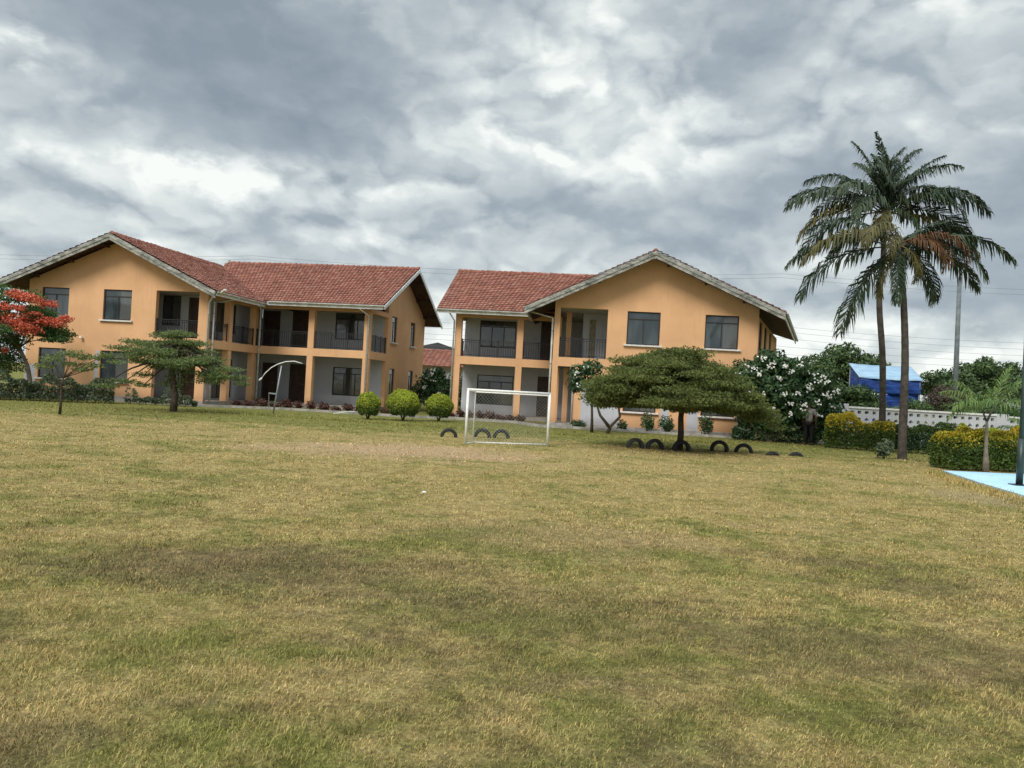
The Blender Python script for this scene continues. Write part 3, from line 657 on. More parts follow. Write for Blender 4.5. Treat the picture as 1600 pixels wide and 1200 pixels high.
        P_('wing_wall', M['white_wall'], lambda m: (cells(m, 0, -5.15, 1.3, yb, yb + .2, 0, 5.3, [(-4.32, -2.33, 3.64, 5.12), (-.9, -.1, 3.0, 5.15), (-4.33, -2.33, .51, 2.13), (-.94, -.1, 0, 2.13)]), cells(m, 1, yb + .2, ye - .2, -5.15, -4.95, 0, 5.3, [])))
        window(H, -4.32, -2.33, 3.64, 5.12, yb, 3, True, False); window(H, -4.33, -2.33, .51, 2.13, yb, 3, True, False)
        door(H, -.9, -.1, 3.0, 5.15, yb + .02); door(H, -.94, -.1, .02, 2.13, yb + .02)
        P_('back_wall', M['orange'], lambda m: cells(m, 0, -4.95, 12.6, ye - .2, ye, -.25, 5.3, []))
        edge = [((0, T), (.2, S)), ((xe, S), (.2, S + .2)), ((xe, S + .2), (xe + .2, yb))]
        pil = [(-.02, 2.3, .3, .3), (-.1, S, .3, .3), (-2.07, S, .34, .3), (xe, S, .34, .3), (.5, 2.1, .25, .25)]
        P_('floor_slab', M['floor'], lambda m: (m.box(.2, T, 2.72, 2.45, 2.3, 2.96), m.box(.2, 2.3, 2.72, 1.3, yb, 2.96), m.box(xe + .2, S + .2, 2.72, .2, yb, 2.96), m.box(0, T, -.2, 1.3, yb, .01), m.box(xe, S - .1, -.2, 0, yb, .01)))
        P_('ceiling', M['ceiling'], lambda m: (m.box(0, T, 5.25, 2.6, 2.3, 5.29), m.box(0, 2.3, 5.25, 1.3, yb, 5.29), m.box(xe, S, 5.25, 0, yb, 5.29)))
        rails = [((bal[0], .12), (bal[1], .12)), ((.1, T), (.1, 2.3)), ((.1, 2.6), (.1, S)), ((-.12, S + .1), (-1.73, S + .1)), ((-2.07, S + .1), (xe + .34, S + .1)), ((xe + .1, S + .3), (xe + .1, yb))]
    P_('edge_beam', M['orange'], lambda m: [m.box(a[0], a[1], SB, b[0], b[1], FL) for a, b in edge])
    P_('eaves_beam', M['orange'], lambda m: [m.box(a[0], a[1], 5.03, b[0], b[1], 5.3) for a, b in edge])
    for (x, y, w, d_) in pil:
        mb = MB(); mb.box(x, y - .004, -.2, x + w, y + d_, SB - .001); mb.box(x, y - .004, FL, x + w, y + d_, 5.03 if d_ > .26 else 5.25); mb.build('pillar', M['orange'], H, bev=.012)
    for a, b in rails: railing(H, a, b, FL)
    lp = MB(); lx = 5.95 if mir else 3.1; lp.tube([(lx, -.02, 2.75), (lx, -.12, 2.80)], .03, 7); lp.tube([(lx, -.12, 2.86), (lx, -.14, 2.74)], [.05, .08], 9); lp.build('wall_lamp', M['sill'], H)
    # ---- roofs
    y0 = -1.0
    ym = S + 5.16; rz_ = 8.18; k_ = (rz_ - 5.35) / 5.96
    ya = ym - (rz_ - apz) / k_
    tiles = MB(); sof = MB()
    if not mir:
        A = ((ree[0], y0, ree[1]), (ree[0], ye, ree[1]), (apx, ye, apz), (apx, y0, apz)); roof_slope(tiles, *A, 21, 50); slab_under(sof, *A)
        A = ((le[0], y0, le[1]), (le[0], ye, le[1]), (apx, ye, apz), (apx, y0, apz)); roof_slope(tiles, *A, 21, 44); slab_under(sof, *A)
        xr = xe + .96; ze = rz_ - k_ * (ym - (S - .8)); zb = rz_ - k_ * (ye + .8 - ym)
        A = ((apx + 2.5, S - .8, ze), (xr, S - .8, ze), (xr, ym, rz_), (apx - .3, ym, rz_)); roof_slope(tiles, *A, 22, 52); slab_under(sof, *A)
        A = ((apx, ye + .8, zb), (xr, ye + .8, zb), (xr, ym, rz_), (apx, ym, rz_)); roof_slope(tiles, *A, 22, 52); slab_under(sof, *A)
    else:
        fe = (14.45, 14.0, 5.40)
        A = ((ree[0], y0, ree[1]), fe, (apx + 1.5, 14.0, apz), (apx, y0, apz)); roof_slope(tiles, *A, 21, 48); slab_under(sof, *A)
        A = ((le[0], y0, le[1]), (le[0], 12, le[1]), (apx, 12, apz), (apx, y0, apz)); roof_slope(tiles, *A, 21, 44); slab_under(sof, *A)
        xr = xe - .85; ze = rz_ - k_ * (ym - (S - .8)); zb = ze
        A = ((xr, S - .8, ze), (apx - 2.5, S - .8, ze), (apx, ym, rz_), (xr, ym, rz_)); roof_slope(tiles, *A, 22, 40); slab_under(sof, *A)
        A = ((xr, ye + .8, zb), (apx, ye + .8, zb), (apx, ym, rz_), (xr, ym, rz_)); roof_slope(tiles, *A, 22, 40); slab_under(sof, *A)
    roof = tiles.build('roof', M['tile'], H)
    sof.build('soffit', M['wood_dark'], H)
    for ra_, rb_ in (((apx, y0 + .12, apz - .02), (apx, ya, apz + .02)), ((xr, ym, rz_ + .02), (apx, ym, rz_ + .02))):
        rc = MB(); ridge_caps(rc, ra_, rb_); rc.build('ridge_caps', M['tile'], roof)
    # bargeboards on the gabled front: two boards each side
    for (ex, ez) in (le, ree):
        sgn = 1 if ex > apx else -1; mb = MB()
        for (dz0, dz1, yo) in ((-.03, -.20, 0), (-.20, -.345, .03)):
            mb.hexa([(apx, y0 - .045 + yo, apz + dz1), (ex, y0 - .045 + yo, ez + dz1), (ex, y0 + yo, ez + dz1), (apx, y0 + yo, apz + dz1), (apx, y0 - .045 + yo, apz + dz0), (ex, y0 - .045 + yo, ez + dz0), (ex, y0 + yo, ez + dz0), (apx, y0 + yo, apz + dz0)])
        if sgn < 0: mb.f = [tuple(reversed(f)) for f in mb.f]
        mb.build('bargeboard', M['barge'], H)
        # purlin ends carrying the overhang
        for t in (.12, .42, .72):
            pr = MB(); x = apx + (ex - apx) * t; z = zl(x) - .17; pr.box(x - .04, y0 + .04, z - .09, x + .04, -.0, z + .07); pr.build('purlin', M['wood_dark'], H)
    # wing end bargeboards
    for (yy, zz) in ((S - .8, ze), (ye + .8, zb)):
        sx = .045 if not mir else -.045; mb = MB()
        mb.hexa([(xr, ym, rz_ - .22), (xr, yy, zz - .22), (xr + sx, yy, zz - .22), (xr + sx, ym, rz_ - .22), (xr, ym, rz_ - .01), (xr, yy, zz - .01), (xr + sx, yy, zz - .01), (xr + sx, ym, rz_ - .01)])
        mb.build('bargeboard', M['gutter'] if not mir else M['barge'], H)
    if not mir:
        for t in (-.8, -.5, -.2, .2, .5, .8):
            pr = MB(); y = ym + 5.9 * t; z = rz_ - abs(y - ym) * k_ - .2; pr.box(xe, y - .04, z - .08, xr - .03, y + .04, z + .06); pr.build('purlin', M['wood_dark'], H)
        gutter(H, (ree[0] + .07, y0 + .1, ree[1] - .03), (ree[0] + .07, S - .86, ree[1] - .03)); gutter(H, (ree[0] + .12, S - .87, ze - .03), (xr, S - .87, ze - .03)); gutter(H, (apx, ye + .87, zb - .03), (xr, ye + .87, zb - .03))
        fb = MB(); fb.box(ree[0] - .05, y0 + .1, ree[1] - .22, ree[0] - .01, S - .85, ree[1] - .05); fb.build('fascia', M['gutter'], H); fb = MB(); fb.box(ree[0] - .01, S - .80, ze - .22, xr - .05, S - .76, ze - .05); fb.build('fascia', M['gutter'], H)
        downpipe(H, [(10.55, y0 + .35, 5.12), (10.3, y0 + .35, 4.98), (WA + .12, -.10, 4.75), (WA + .12, -.10, 0)])
        downpipe(H, [(ree[0] + .1, 1.0, 5.1), (WA + .1, 1.0, 4.9), (WA + .07, .45, 4.85), (WA + .07, .45, 0)], .04)
        downpipe(H, [(WA + .35, S - .8, 5.2), (WA + .3, S - .09, 5.0), (WA + .3, S - .09, 0)]); downpipe(H, [(xe - .45, S - .8, 5.2), (xe - .1, S - .1, 4.85), (xe - .1, S - .1, 0)])
        fl = MB(); fl.beam((10.5, -.5, 5.05), (11.05, -.95, 5.28), .12, .06); fl.build('floodlight', M['white'], H)
    else:
        gutter(H, (xr, S - .87, ze - .03), (le[0] + .1, S - .87, ze - .03)); gutter(H, (le[0] - .07, y0 + .1, le[1] - .03), (le[0] - .07, S - .86, le[1] - .03))
        gutter(H, (ree[0] + .07, y0 + .05, ree[1] - .03), (fe[0] + .07, 14, fe[2] - .03))
        fb = MB(); fb.box(xr + .05, S - .80, ze - .22, le[0] + .2, S - .76, ze - .05); fb.build('fascia', M['gutter'], H); fb = MB(); fb.box(le[0] + .01, y0 + .1, le[1] - .22, le[0] + .05, S - .81, le[1] - .05); fb.build('fascia', M['gutter'], H); fb = MB()
        fb.hexa([(ree[0] - .05, y0 + .02, ree[1] - .24), (ree[0] - .01, y0 + .02, ree[1] - .24), (fe[0] - .01, 14, fe[2] - .24), (fe[0] - .05, 14, fe[2] - .24), (ree[0] - .05, y0 + .02, ree[1] - .06), (ree[0] - .01, y0 + .02, ree[1] - .06), (fe[0] - .01, 14, fe[2] - .06), (fe[0] - .05, 14, fe[2] - .06)])
        fb.build('fascia', M['gutter'], H)
        downpipe(H, [(xe - .3, S - .85, 5.28), (xe - .05, S - .1, 4.8), (xe - .05, S - .1, -.1)]); downpipe(H, [(-1.25, .3, 5.05), (-.08, .1, 4.75), (-.08, .1, -.1)])
        downpipe(H, [(.98, -.08, 2.45), (.98, -.07, 2.3), (.98, -.07, -.1)], .035)
    return H
house('school_house', (-24.258, 38.221, .16), -.159, 'long orange two-storey house whose gabled block stands at its west end, behind the flame tree', False)
house('school_house', (1.763, 34.696, .15), -.087, 'orange two-storey house behind the umbrella-shaped tree, its gabled block beside the plumeria', True)

# low neighbouring houses seen through the gap
def far_house(loc, w, d, h, ridge, mroof, mwall, label):
    H = empty('neighbour_house', loc, -.1, label, 'house')
    m = MB(); cells(m, 0, 0, w, 0, .2, 0, h, [(w * .2, w * .34, .8, 2), (w * .6, w * .74, .8, 2)]); m.box(0, .2, 0, .2, d, h); m.box(w - .2, .2, 0, w, d, h); m.build('wall', mwall, H)
    for a in (.2, .6): window(H, w * a, w * (a + .14), .8, 2.0, 0)
    t = MB(); roof_slope(t, (-.6, -.6, h), (w + .6, -.6, h), (w + .6, d / 2, ridge), (-.6, d / 2, ridge), 14, 34); roof_slope(t, (-.6, d + .6, h), (w + .6, d + .6, h), (w + .6, d / 2, ridge), (-.6, d / 2, ridge), 6, 20)
    r = t.build('roof', mroof, H); c = MB(); ridge_caps(c, (-.6, d / 2, ridge), (w + .6, d / 2, ridge)); c.build('ridge_caps', mroof, r)
far_house((-13.5, 60, 0), 12, 6, 3.0, 4.35, M['tile'], M['white_wall'], 'low red-tiled house glimpsed between the two orange houses')
bh = empty('dark_roofed_house', (-12, 70, 0), 0, 'house with a dark pointed roof rising behind the low red-tiled one', 'house')
m = MB(); m.box(0, 0, 0, 9.5, 6, 4.1); m.build('wall', M['white_wall'], bh)
m = MB(); m.add([(-.4, -.4, 4.0), (9.9, -.4, 4.0), (9.9, 6.4, 4.0), (-.4, 6.4, 4.0), (4.75, 3, 5.6)], [(0, 1, 4), (1, 2, 4), (2, 3, 4), (3, 0, 4), (3, 2, 1, 0)]); m.build('roof', plain('dark_roofing', (.035, .035, .035), .9, .1), bh)

# ================================================================= TREES AND PLANTS
def crown_tree(name, label, cat, base, trunk_pts, trunk_r, blobs, size, per, lm, bm=None, group=None, extra=None, flat=None, shell=.45, asp=.45, limbs=True):
    T_ = empty(name, base, 0, label, cat, group); bm = bm or M['bark']
    t = MB(); n_ = len(trunk_pts); t.tube(trunk_pts, [trunk_r * (1.25 - .6 * i / max(1, n_ - 1)) for i in range(n_)], 9)
    top = Vector(trunk_pts[-1]); trunk = t.build('trunk', bm, T_, smooth=True)
    if limbs:
        l = MB()
        for b in blobs:
            q = Vector(b[:3]); st = top if random.random() < .7 else Vector(trunk_pts[max(0, n_ - 2)])
            limb(l, st, q, trunk_r * .42, trunk_r * .12)
        l.build('branches', bm, T_, smooth=True)
    V, F = blob_leaves(blobs, size, per, shell=shell, flat=flat, asp=asp); arr_mesh('crown', V, F, lm, T_)
    if extra: extra(T_)
    return T_

# umbrella-shaped tree in front of the second house: stacked flat sprays
def umbrella_blobs(cx, cy, top, layers, R0, sy=.85, seed=1, thick=.13):
    rr = random.Random(seed); out = []
    for k in range(layers):
        t = k / (layers - 1); Rr = R0 * math.sqrt(max(.10, 1 - (1 - t) ** 1.9)); z = top - (top - 1.45) * t
        n_ = int(4 + 11 * (Rr / R0) ** 1.5)
        for i in range(n_):
            a = 2 * math.pi * (i + rr.random() * .7) / n_; r = Rr * (.80 + .16 * rr.random()) if i % 3 else Rr * .5 * rr.random()
            w = .50 + .35 * rr.random(); out.append((cx + math.cos(a) * r, cy + math.sin(a) * r * sy, z + rr.uniform(-.12, .12) - .05 * (r / R0) ** 2, w, w * .8, thick * (.8 + .5 * rr.random())))
    return out
ub = umbrella_blobs(-.35, 0, 2.90, 11, 2.5, seed=4, thick=.15) + umbrella_blobs(-.3, 0, 2.80, 8, 2.0, seed=14, thick=.2)
for i in range(26):
    a_ = i * 2.399; r_ = 1.1 + 1.25 * ((i * 13) % 26) / 26; ub.append((-.3 + math.cos(a_) * r_, math.sin(a_) * r_ * .8, 1.62 - .22 * (r_ / 2.3) ** 2 + .12 * math.sin(i * 1.7), .5, .42, .16))
ub += [(2.5, .2, 1.35, .6, .5, .2), (2.85, .3, 1.12, .5, .4, .18), (2.3, .3, 1.1, .5, .4, .18), (-2.5, .1, 1.3, .5, .4, .16), (1.8, .3, 1.25, .6, .4, .15), (3.1, .5, .85, .4, .3, .15)]
ub += [(2.05, 0, 1.55, .7, .6, .12), (2.3, .1, 1.35, .45, .5, .1), (1.7, -.4, 1.75, .7, .6, .12), (-2.75, .1, 1.95, .45, .4, .12), (-2.6, .2, 1.65, .4, .5, .12), (-2.3, 0, 1.42, .5, .5, .1)]
crown_tree('umbrella_tree', 'layered umbrella-shaped tree among half-buried tyres', 'tree', (5.29, 23.8, 0), [(0, 0, -.1), (.02, 0, .5), (-.01, 0, 1.0), (.04, 0, 1.5), (-.05, .02, 2.1), (-.2, 0, 2.7)], .085, ub, .085, 290, M['leaf_umb'], flat=1.1, shell=.15, asp=.5)

# smaller spreading tree in front of the first house
ab = umbrella_blobs(-.1, 0, 2.95, 6, 1.9, seed=9)
ab = [(b[0], b[1], b[2] - .10 * b[0] ** 2 * (b[0] > 0) - .03 * b[0] ** 2, b[3], b[4], b[5] * 1.15) for b in ab if b[2] > 1.9 or (b[0] > .5 and b[2] > 1.5)]
ab += [(.0, 0, 1.9, .45, .4, .3), (-.1, 0, 1.5, .35, .3, .3), (.25, 0, 1.2, .3, .3, .3), (.1, .1, .9, .3, .3, .25), (-.3, 0, 1.1, .3, .3, .25)]
ab += [(-2.2, 0, 2.35, .65, .5, .12), (-1.7, .1, 2.62, .7, .5, .12), (1.9, 0, 1.75, .8, .6, .14), (2.3, .1, 1.45, .6, .5, .13), (2.6, 0, 1.22, .35, .4, .12), (1.3, 0, 2.1, .8, .6, .14),
       (-1.3, .2, 1.35, .55, .4, .14), (-2.0, .1, 1.05, .7, .5, .12), (-2.7, .1, .85, .6, .4, .1), (-.7, 0, 1.7, .5, .4, .16), (.3, .1, 1.6, .5, .4, .2), (-1.2, 0, .95, .5, .4, .1)]
crown_tree('spreading_tree', 'leaning spreading tree in front of the first house balcony', 'tree', (-13.02, 29.7, 0), [(0, 0, -.1), (.03, 0, .5), (.0, 0, .95), (-.12, 0, 1.5), (-.05, 0, 2.1), (.1, 0, 2.6)], .12, ab, .085, 215, M['leaf_aca'], flat=.95, shell=.1)

sb_ = [(-.35, 0, 1.75, .45, .35, .14), (.25, 0, 1.95, .5, .35, .13), (.75, .1, 1.85, .5, .35, .12), (-.6, 0, 1.5, .4, .3, .12), (1.0, 0, 1.6, .4, .3, .1), (.2, .1, 1.6, .45, .3, .1), (.6, 0, 1.45, .35, .3, .08), (1.4, .1, 1.95, .4, .3, .1), (1.7, 0, 1.75, .3, .3, .08)]
crown_tree('young_tree', 'thin young tree standing alone before the dull green hedge', 'tree', (-14.35, 24.5, 0), [(0, 0, -.1), (.02, 0, .45), (.0, 0, .9), (.05, 0, 1.15)], .038, sb_, .095, 190, M['leaf_aca'], flat=.8, shell=.15)

# flame tree at the left edge
fb_ = []
rr = random.Random(5)
for i in range(34):
    a = rr.uniform(0, 6.28); r = 3.4 * math.sqrt(rr.random()); z = 4.25 - .10 * r * r + rr.uniform(-.5, .35)
    fb_.append((-2.1 + r * math.cos(a), r * math.sin(a) * .8, z - .1, rr.uniform(.5, .85), .6, rr.uniform(.14, .26)))
fb_ += [(-1.6, -.3, 4.75, .9, .8, .3), (-.8, -.4, 4.35, .8, .7, .3), (-2.6, -.3, 4.9, 1.0, .8, .35), (-1.8, -.5, 3.9, .9, .7, .3), (1.75, -.6, 2.65, .45, .4, .16), (1.2, -.6, 2.6, .5, .4, .12), (1.2, -.3, 3.4, .5, .4, .14), (1.8, -.2, 2.9, .35, .35, .12), (.9, -.5, 2.8, .5, .4, .1), (.4, -.3, 3.8, .8, .7, .25), (-.6, -.4, 2.6, .8, .7, .4), (-1.2, 0, 2.1, .9, .8, .6), (-1.1, .2, 1.5, .8, .8, .5), (-2.0, .3, 1.6, 1, 1, .8), (-.3, 0, 4.5, .8, .7, .3)]
def flame_flowers(T_):
    bl = [(-.9, -1.1, 3.55, .65, .4, .20), (-.2, -1.2, 3.25, .55, .35, .24), (.35, -1.2, 3.05, .5, .4, .22), (.7, -1.1, 3.0, .42, .35, .18), (.2, -1.0, 3.5, .4, .3, .15), (1.1, -.9, 3.4, .5, .35, .15), (1.6, -.8, 3.35, .45, .3, .16), (1.85, -.7, 3.55, .3, .3, .12), (.3, -1.0, 4.35, .55, .4, .15), (-.2, -.9, 4.5, .45, .4, .14), (.9, -.8, 4.2, .3, .3, .15), (.05, -1.1, 3.9, .35, .3, .10), (-1.2, -1.2, 3.2, .4, .3, .2), (1.35, -.8, 4.15, .25, .2, .12), (-.45, -1.1, 2.05, .18, .15, .09), (-1.8, -1.0, 3.9, .6, .4, .15), (-2.6, -.9, 4.3, .6, .4, .15)]
    bl = [(x, y, z, rx * 1.12, ry, rz * 1.5) for x, y, z, rx, ry, rz in bl] + [(-1.6, -1.1, 3.6, .5, .4, .2), (-.6, -1.1, 3.9, .4, .3, .2), (.7, -1.0, 3.7, .35, .3, .1), (-1.4, -1.0, 4.5, .4, .4, .15)]
    V, F = blob_leaves(bl, .085, 240, shell=.0, asp=.8); arr_mesh('blossoms', V, F, M['flame_flower'], T_)
crown_tree('flame_tree', 'flame tree with scarlet blossoms reaching over the first house gable', 'tree', (-21.35, 34.0, 0), [(0, 0, -.1), (.05, 0, .7), (-.1, 0, 1.4), (-.5, 0, 2.2), (-1.2, 0, 3.0)], .09, fb_, .11, 190, M['leaf_flame'], M['bark_pale'], extra=flame_flowers, shell=.3, flat=1.0)

# plumerias with white flowers
def plumeria(label, base, blobs, trunks, flowers, per=130, size=.24, bark='bark_pale'):
    T_ = empty('plumeria', base, 0, label, 'tree', 'plumerias with white flowers')
    l = MB()
    for tr in trunks:
        l.tube(tr, [.075 - .04 * i / (len(tr) - 1) for i in range(len(tr))], 7)
    top = Vector(trunks[0][-1])
    for b in blobs[::2]: limb(l, top, b[:3], .04, .018)
    l.build('trunk', M[bark], T_, smooth=True)
    V, F = blob_leaves(blobs, size, per, shell=.35, asp=.36); arr_mesh('crown', V, F, M['leaf_dark'], T_)
    Cs = []
    for (x, y, z) in flowers:
        k = random.randint(6, 12); Cs.append(np.array([x, y, z]) + rng.normal(size=(k, 3)) * np.array([.075, .04, .055]))
    C = np.concatenate(Cs); Nn = norm(np.array([0, -1, .5]) + rng.normal(size=C.shape) * .5)
    V, F = leaf_quads(C, .10, .085, norm(np.cross(Nn, rng.normal(size=C.shape))), Nn); arr_mesh('blossoms', V, F, M['white_flower'], T_)
def fl_scatter(pts, Y): return [((px - 800) / 1200 * Y, Y, 0) for px, py in pts]
pb = [(0, 0, 3.2, .8, .8, .6), (-.9, .0, 2.7, .9, .8, .6), (.9, .1, 2.9, .9, .8, .6), (1.9, .2, 2.4, .9, .8, .7), (-1.8, .1, 2.2, .7, .7, .6), (.2, -.3, 2.2, 1.1, .8, .8), (1.3, -.1, 1.6, 1.1, .8, .8), (2.4, .1, 1.3, .7, .7, .8), (-.9, 0, 1.6, .9, .8, .6), (.3, .1, 1.0, 1.1, .8, .7), (2.0, .4, .8, .8, .8, .7), (-.6, .3, .8, .6, .6, .4)]
fls = [(-1.95, -.55, 2.62), (-1.5, -.7, 2.7), (-1.25, -.8, 2.95), (-.9, -.8, 2.9), (-.75, -.8, 2.75), (-.35, -.8, 3.05), (-.1, -.8, 3.2), (-1.6, -.7, 2.25), (-1.1, -.8, 1.95), (-.5, -.9, 1.95), (.25, -1.0, 2.0), (.75, -1.0, 2.0), (1.25, -.85, 2.35), (1.15, -.8, 1.65), (1.05, -.9, 1.4), (1.6, -.8, 2.6), (2.1, -.6, 2.55), (2.0, -.7, 2.05), (2.15, -.65, 1.95), (1.75, -.8, 1.2), (2.25, -.6, 1.1), (.3, -1.0, 3.1), (-2.3, -.5, 2.55), (1.35, -.8, 2.25), (.6, -.9, 1.2), (-1.7, -.75, 2.45), (-.6, -.8, 3.35), (.05, -.9, 2.6), (.55, -.85, 2.9), (.9, -.85, 3.2), (1.9, -.7, 2.8), (.5, -1.0, 1.6), (-.2, -1.0, 1.4), (1.75, -.8, 1.75), (2.35, -.5, 1.6), (-1.4, -.75, 1.6), (1.45, -.85, 2.85), (2.5, -.5, 2.2)]
plumeria('big dark plumeria with white flowers at the corner of the second house', (10.6, 31.6, 0), pb, [[(0, 0, -.1), (.1, 0, .7), (.0, 0, 1.5), (.1, 0, 2.4)], [(.1, 0, 0), (-.6, 0, .6), (-1.2, 0, 1.4)], [(.1, 0, 0), (.9, .1, .8), (1.6, .1, 1.6)]], fls, 150)
plumeria('small plumeria with a crooked forked trunk in front of the second house porch', (3.95, 31.2, 0), [(-1.2, 0, 2.3, .5, .5, .45), (-.75, 0, 2.6, .5, .5, .35), (-1.3, 0, 1.9, .4, .4, .35), (.1, 0, 1.9, .7, .6, .4), (-.4, 0, 1.5, .5, .5, .25), (.9, .1, 1.6, .6, .5, .35)],
         [[(0, 0, -.05), (.15, 0, .3), (.5, 0, .7), (.4, 0, 1.2), (.1, 0, 1.7)], [(.1, 0, .25), (-.3, 0, .7), (-.5, 0, 1.2)], [(-.6, .1, -.05), (-.62, .1, .6), (-.7, .1, 1.8)]], [(-1.35, -.45, 2.35), (-1.25, -.45, 1.95), (-1.0, -.4, 2.6)], 130, .2, 'bark')
plumeria('dark plumeria filling the gap between the two orange houses', (-4.7, 45.6, 0), [(0, 0, 1.9, .9, .8, .6), (-.5, 0, 1.2, .8, .7, .6), (.7, 0, 1.3, .9, .7, .7), (.2, 0, .7, 1.1, .8, .5), (1.5, 0, 1.6, .8, .7, .7), (1.7, 0, .8, .8, .7, .6), (.3, 0, 2.3, .5, .5, .3)],
         [[(0, 0, -.1), (.05, 0, .6), (.1, 0, 1.2)]], [(-.05, -.7, 2.2), (.1, -.7, 1.85), (.5, -.7, 1.1), (.05, -.6, 2.45), (-.4, -.7, 1.4), (1.5, -.7, 1.2)], 120, .22)

# trees behind
def dome(n, rx, ry, rz, cz, seed, s=(.8, 1.3)):
    r_ = random.Random(seed); out = []
    for i in range(n):
        d = Vector((r_.gauss(0, 1), r_.gauss(0, 1), abs(r_.gauss(0, 1)) * .9 - .15)).normalized(); q = r_.uniform(.6, .95); w = r_.uniform(*s)
        out.append((d.x * rx * q, d.y * ry * q, cz + d.z * rz * q, w, w, w * r_.uniform(.55, .8)))
    out.append((0, 0, cz, rx * .62, ry * .62, rz * .62)); return out
crown_tree('mango_tree', 'dense dark round-topped tree behind the blue tarpaulin shelter', 'tree', (22.5, 52, 0), [(0, 0, -.1), (.1, 0, 1.5), (0, 0, 3)], .22, dome(20, 2.6, 2.2, 2.6, 3.1, 3, (.7, 1.1)), .26, 60, M['leaf_far'])
crown_tree('mango_tree', 'mid-green rounded tree just behind the white-flowered plumeria', 'tree', (16.6, 38.5, 0), [(0, 0, -.1), (0, 0, 1.3)], .14, dome(14, 1.5, 1.3, 2.0, 1.2, 8, (.6, .9)), .2, 90, M['leaf_far'])
crown_tree('mango_tree', 'low tree with tufted top at the far side of the lamp post', 'tree', (28.3, 50, 0), [(0, 0, -.1), (.1, 0, 1.5), (0, 0, 2.6)], .2, dome(22, 2.2, 1.8, 2.2, 2.7, 11, (.5, .85)), .24, 55, M['leaf_far'])
crown_tree('mango_tree', 'tall loose tree with bare twig tips right of the lamp post', 'tree', (31.8, 51, 0), [(0, 0, -.1), (.1, 0, 2), (0, 0, 3.4)], .2, dome(26, 2.3, 1.8, 2.5, 3.3, 14, (.55, .9)), .24, 55, M['leaf_far'])
crown_tree('mango_tree', 'wide green tree standing past the right end of the pierced wall', 'tree', (35.2, 50, 0), [(0, 0, -.1), (.1, 0, 2), (0, 0, 3)], .2, dome(20, 2.3, 1.8, 2.6, 3.0, 17, (.6, .9)), .24, 50, M['leaf_far'])
crown_tree('brown_bush', 'brownish twiggy bush behind the pierced wall', 'bush', (23.8, 42, 0), [(0, 0, -.1), (0, 0, .8)], .08, dome(16, 1.1, 1.0, 1.6, 1.6, 21, (.45, .65)), .12, 200, M['leaf_olive'])
crown_tree('green_bush', 'ragged green bush between the blue shelter and the brown bush', 'bush', (21.2, 41, 0), [(0, 0, -.1), (0, 0, .6)], .06, dome(9, 1.1, .9, 1.2, 1.2, 22, (.4, .6)), .14, 120, M['leaf_far'])
for k, (x, y, lab) in enumerate([(26.0, 43, 'dark bush behind the pierced wall under the lamp post'), (28.8, 44, 'dark bush behind the solid pier of the pierced wall')]):
    crown_tree('green_bush', lab, 'bush', (x, y, 0), [(0, 0, -.1), (0, 0, .6)], .06, dome(10, 1.5, .9, 1.3, 1.3, 25 + k, (.5, .7)), .16, 90, M['leaf_dark'])
crown_tree('roof_tree', 'distant tree whose tip shows over the tiled ridge', 'tree', (-20.3, 54, 0), [(0, 0, -.1), (0, 0, 4), (0, 0, 8.3)], .2, dome(9, 1.3, 1.2, 1.8, 7.0, 31, (.4, .6)) + [(.0, 0, 9.3, .22, .2, .25), (.45, 0, 9.05, .2, .2, .2)], .22, 50, M['leaf_far'])

# round clipped bushes and hedges
def round_bush(label, x, y, r, h):
    T_ = empty('clipped_bush', (x, y, 0), 0, label, 'bush', 'clipped round bushes before the houses')
    st = MB()
    for i in range(5):
        a = i * 1.26; st.tube([(0, 0, -.05), (math.cos(a) * .1, math.sin(a) * .1, .2), (math.cos(a) * r * .6, math.sin(a) * r * .6, h * .6)], [.03, .02, .01], 5)
    st.build('stem', M['bark'], T_)
    n_ = int(7500 * r * r * 3); d = norm(rng.normal(size=(n_, 3))); d[:, 2] = np.where(d[:, 2] < -.75, -d[:, 2], d[:, 2])
    rad = (.80 + .20 * rng.random((n_, 1))) * (1 + .05 * np.sin(d[:, :1] * 4 + x * 2) * np.cos(d[:, 2:] * 5 + x) + (rng.random((n_, 1)) < .03) * .10 + .03 * np.sin(d[:, :1] * 9) * np.sin(d[:, 1:2] * 8 + d[:, 2:] * 7))
    sc_ = np.array([r, r, h * .50]); taper = np.where(d[:, 2:] < 0, 1 + d[:, 2:] * .14, 1.0)
    P = d * sc_ * rad * np.concatenate([taper, taper, np.ones_like(taper)], 1) + np.array([0, 0, h * .51])
    up = d[:, 2] + rng.normal(size=n_) * .26 > .0
    for nm, sel, mt in (('foliage', ~up, M['leaf_hedge']), ('new_growth', up, M['leaf_lime'])):
        C = P[sel]; Nn = norm(d[sel] + rng.normal(size=C.shape) * .6); V, F = leaf_quads(C, .075 * (.7 + .6 * rng.random(len(C))), .04, norm(np.cross(Nn, rng.normal(size=C.shape)) + np.array([0, 0, .3])), Nn); arr_mesh(nm, V, F, mt, T_)
round_bush('smallest of the three clipped yellow-green balls, nearest the arched white pole', -5.94, 32.1, .52, 1.12)
round_bush('largest clipped yellow-green ball, between the two smaller ones', -4.56, 32.7, .73, 1.30)
round_bush('clipped yellow-green ball beside the downpipe of the second house', -3.16, 34.0, .64, 1.18)
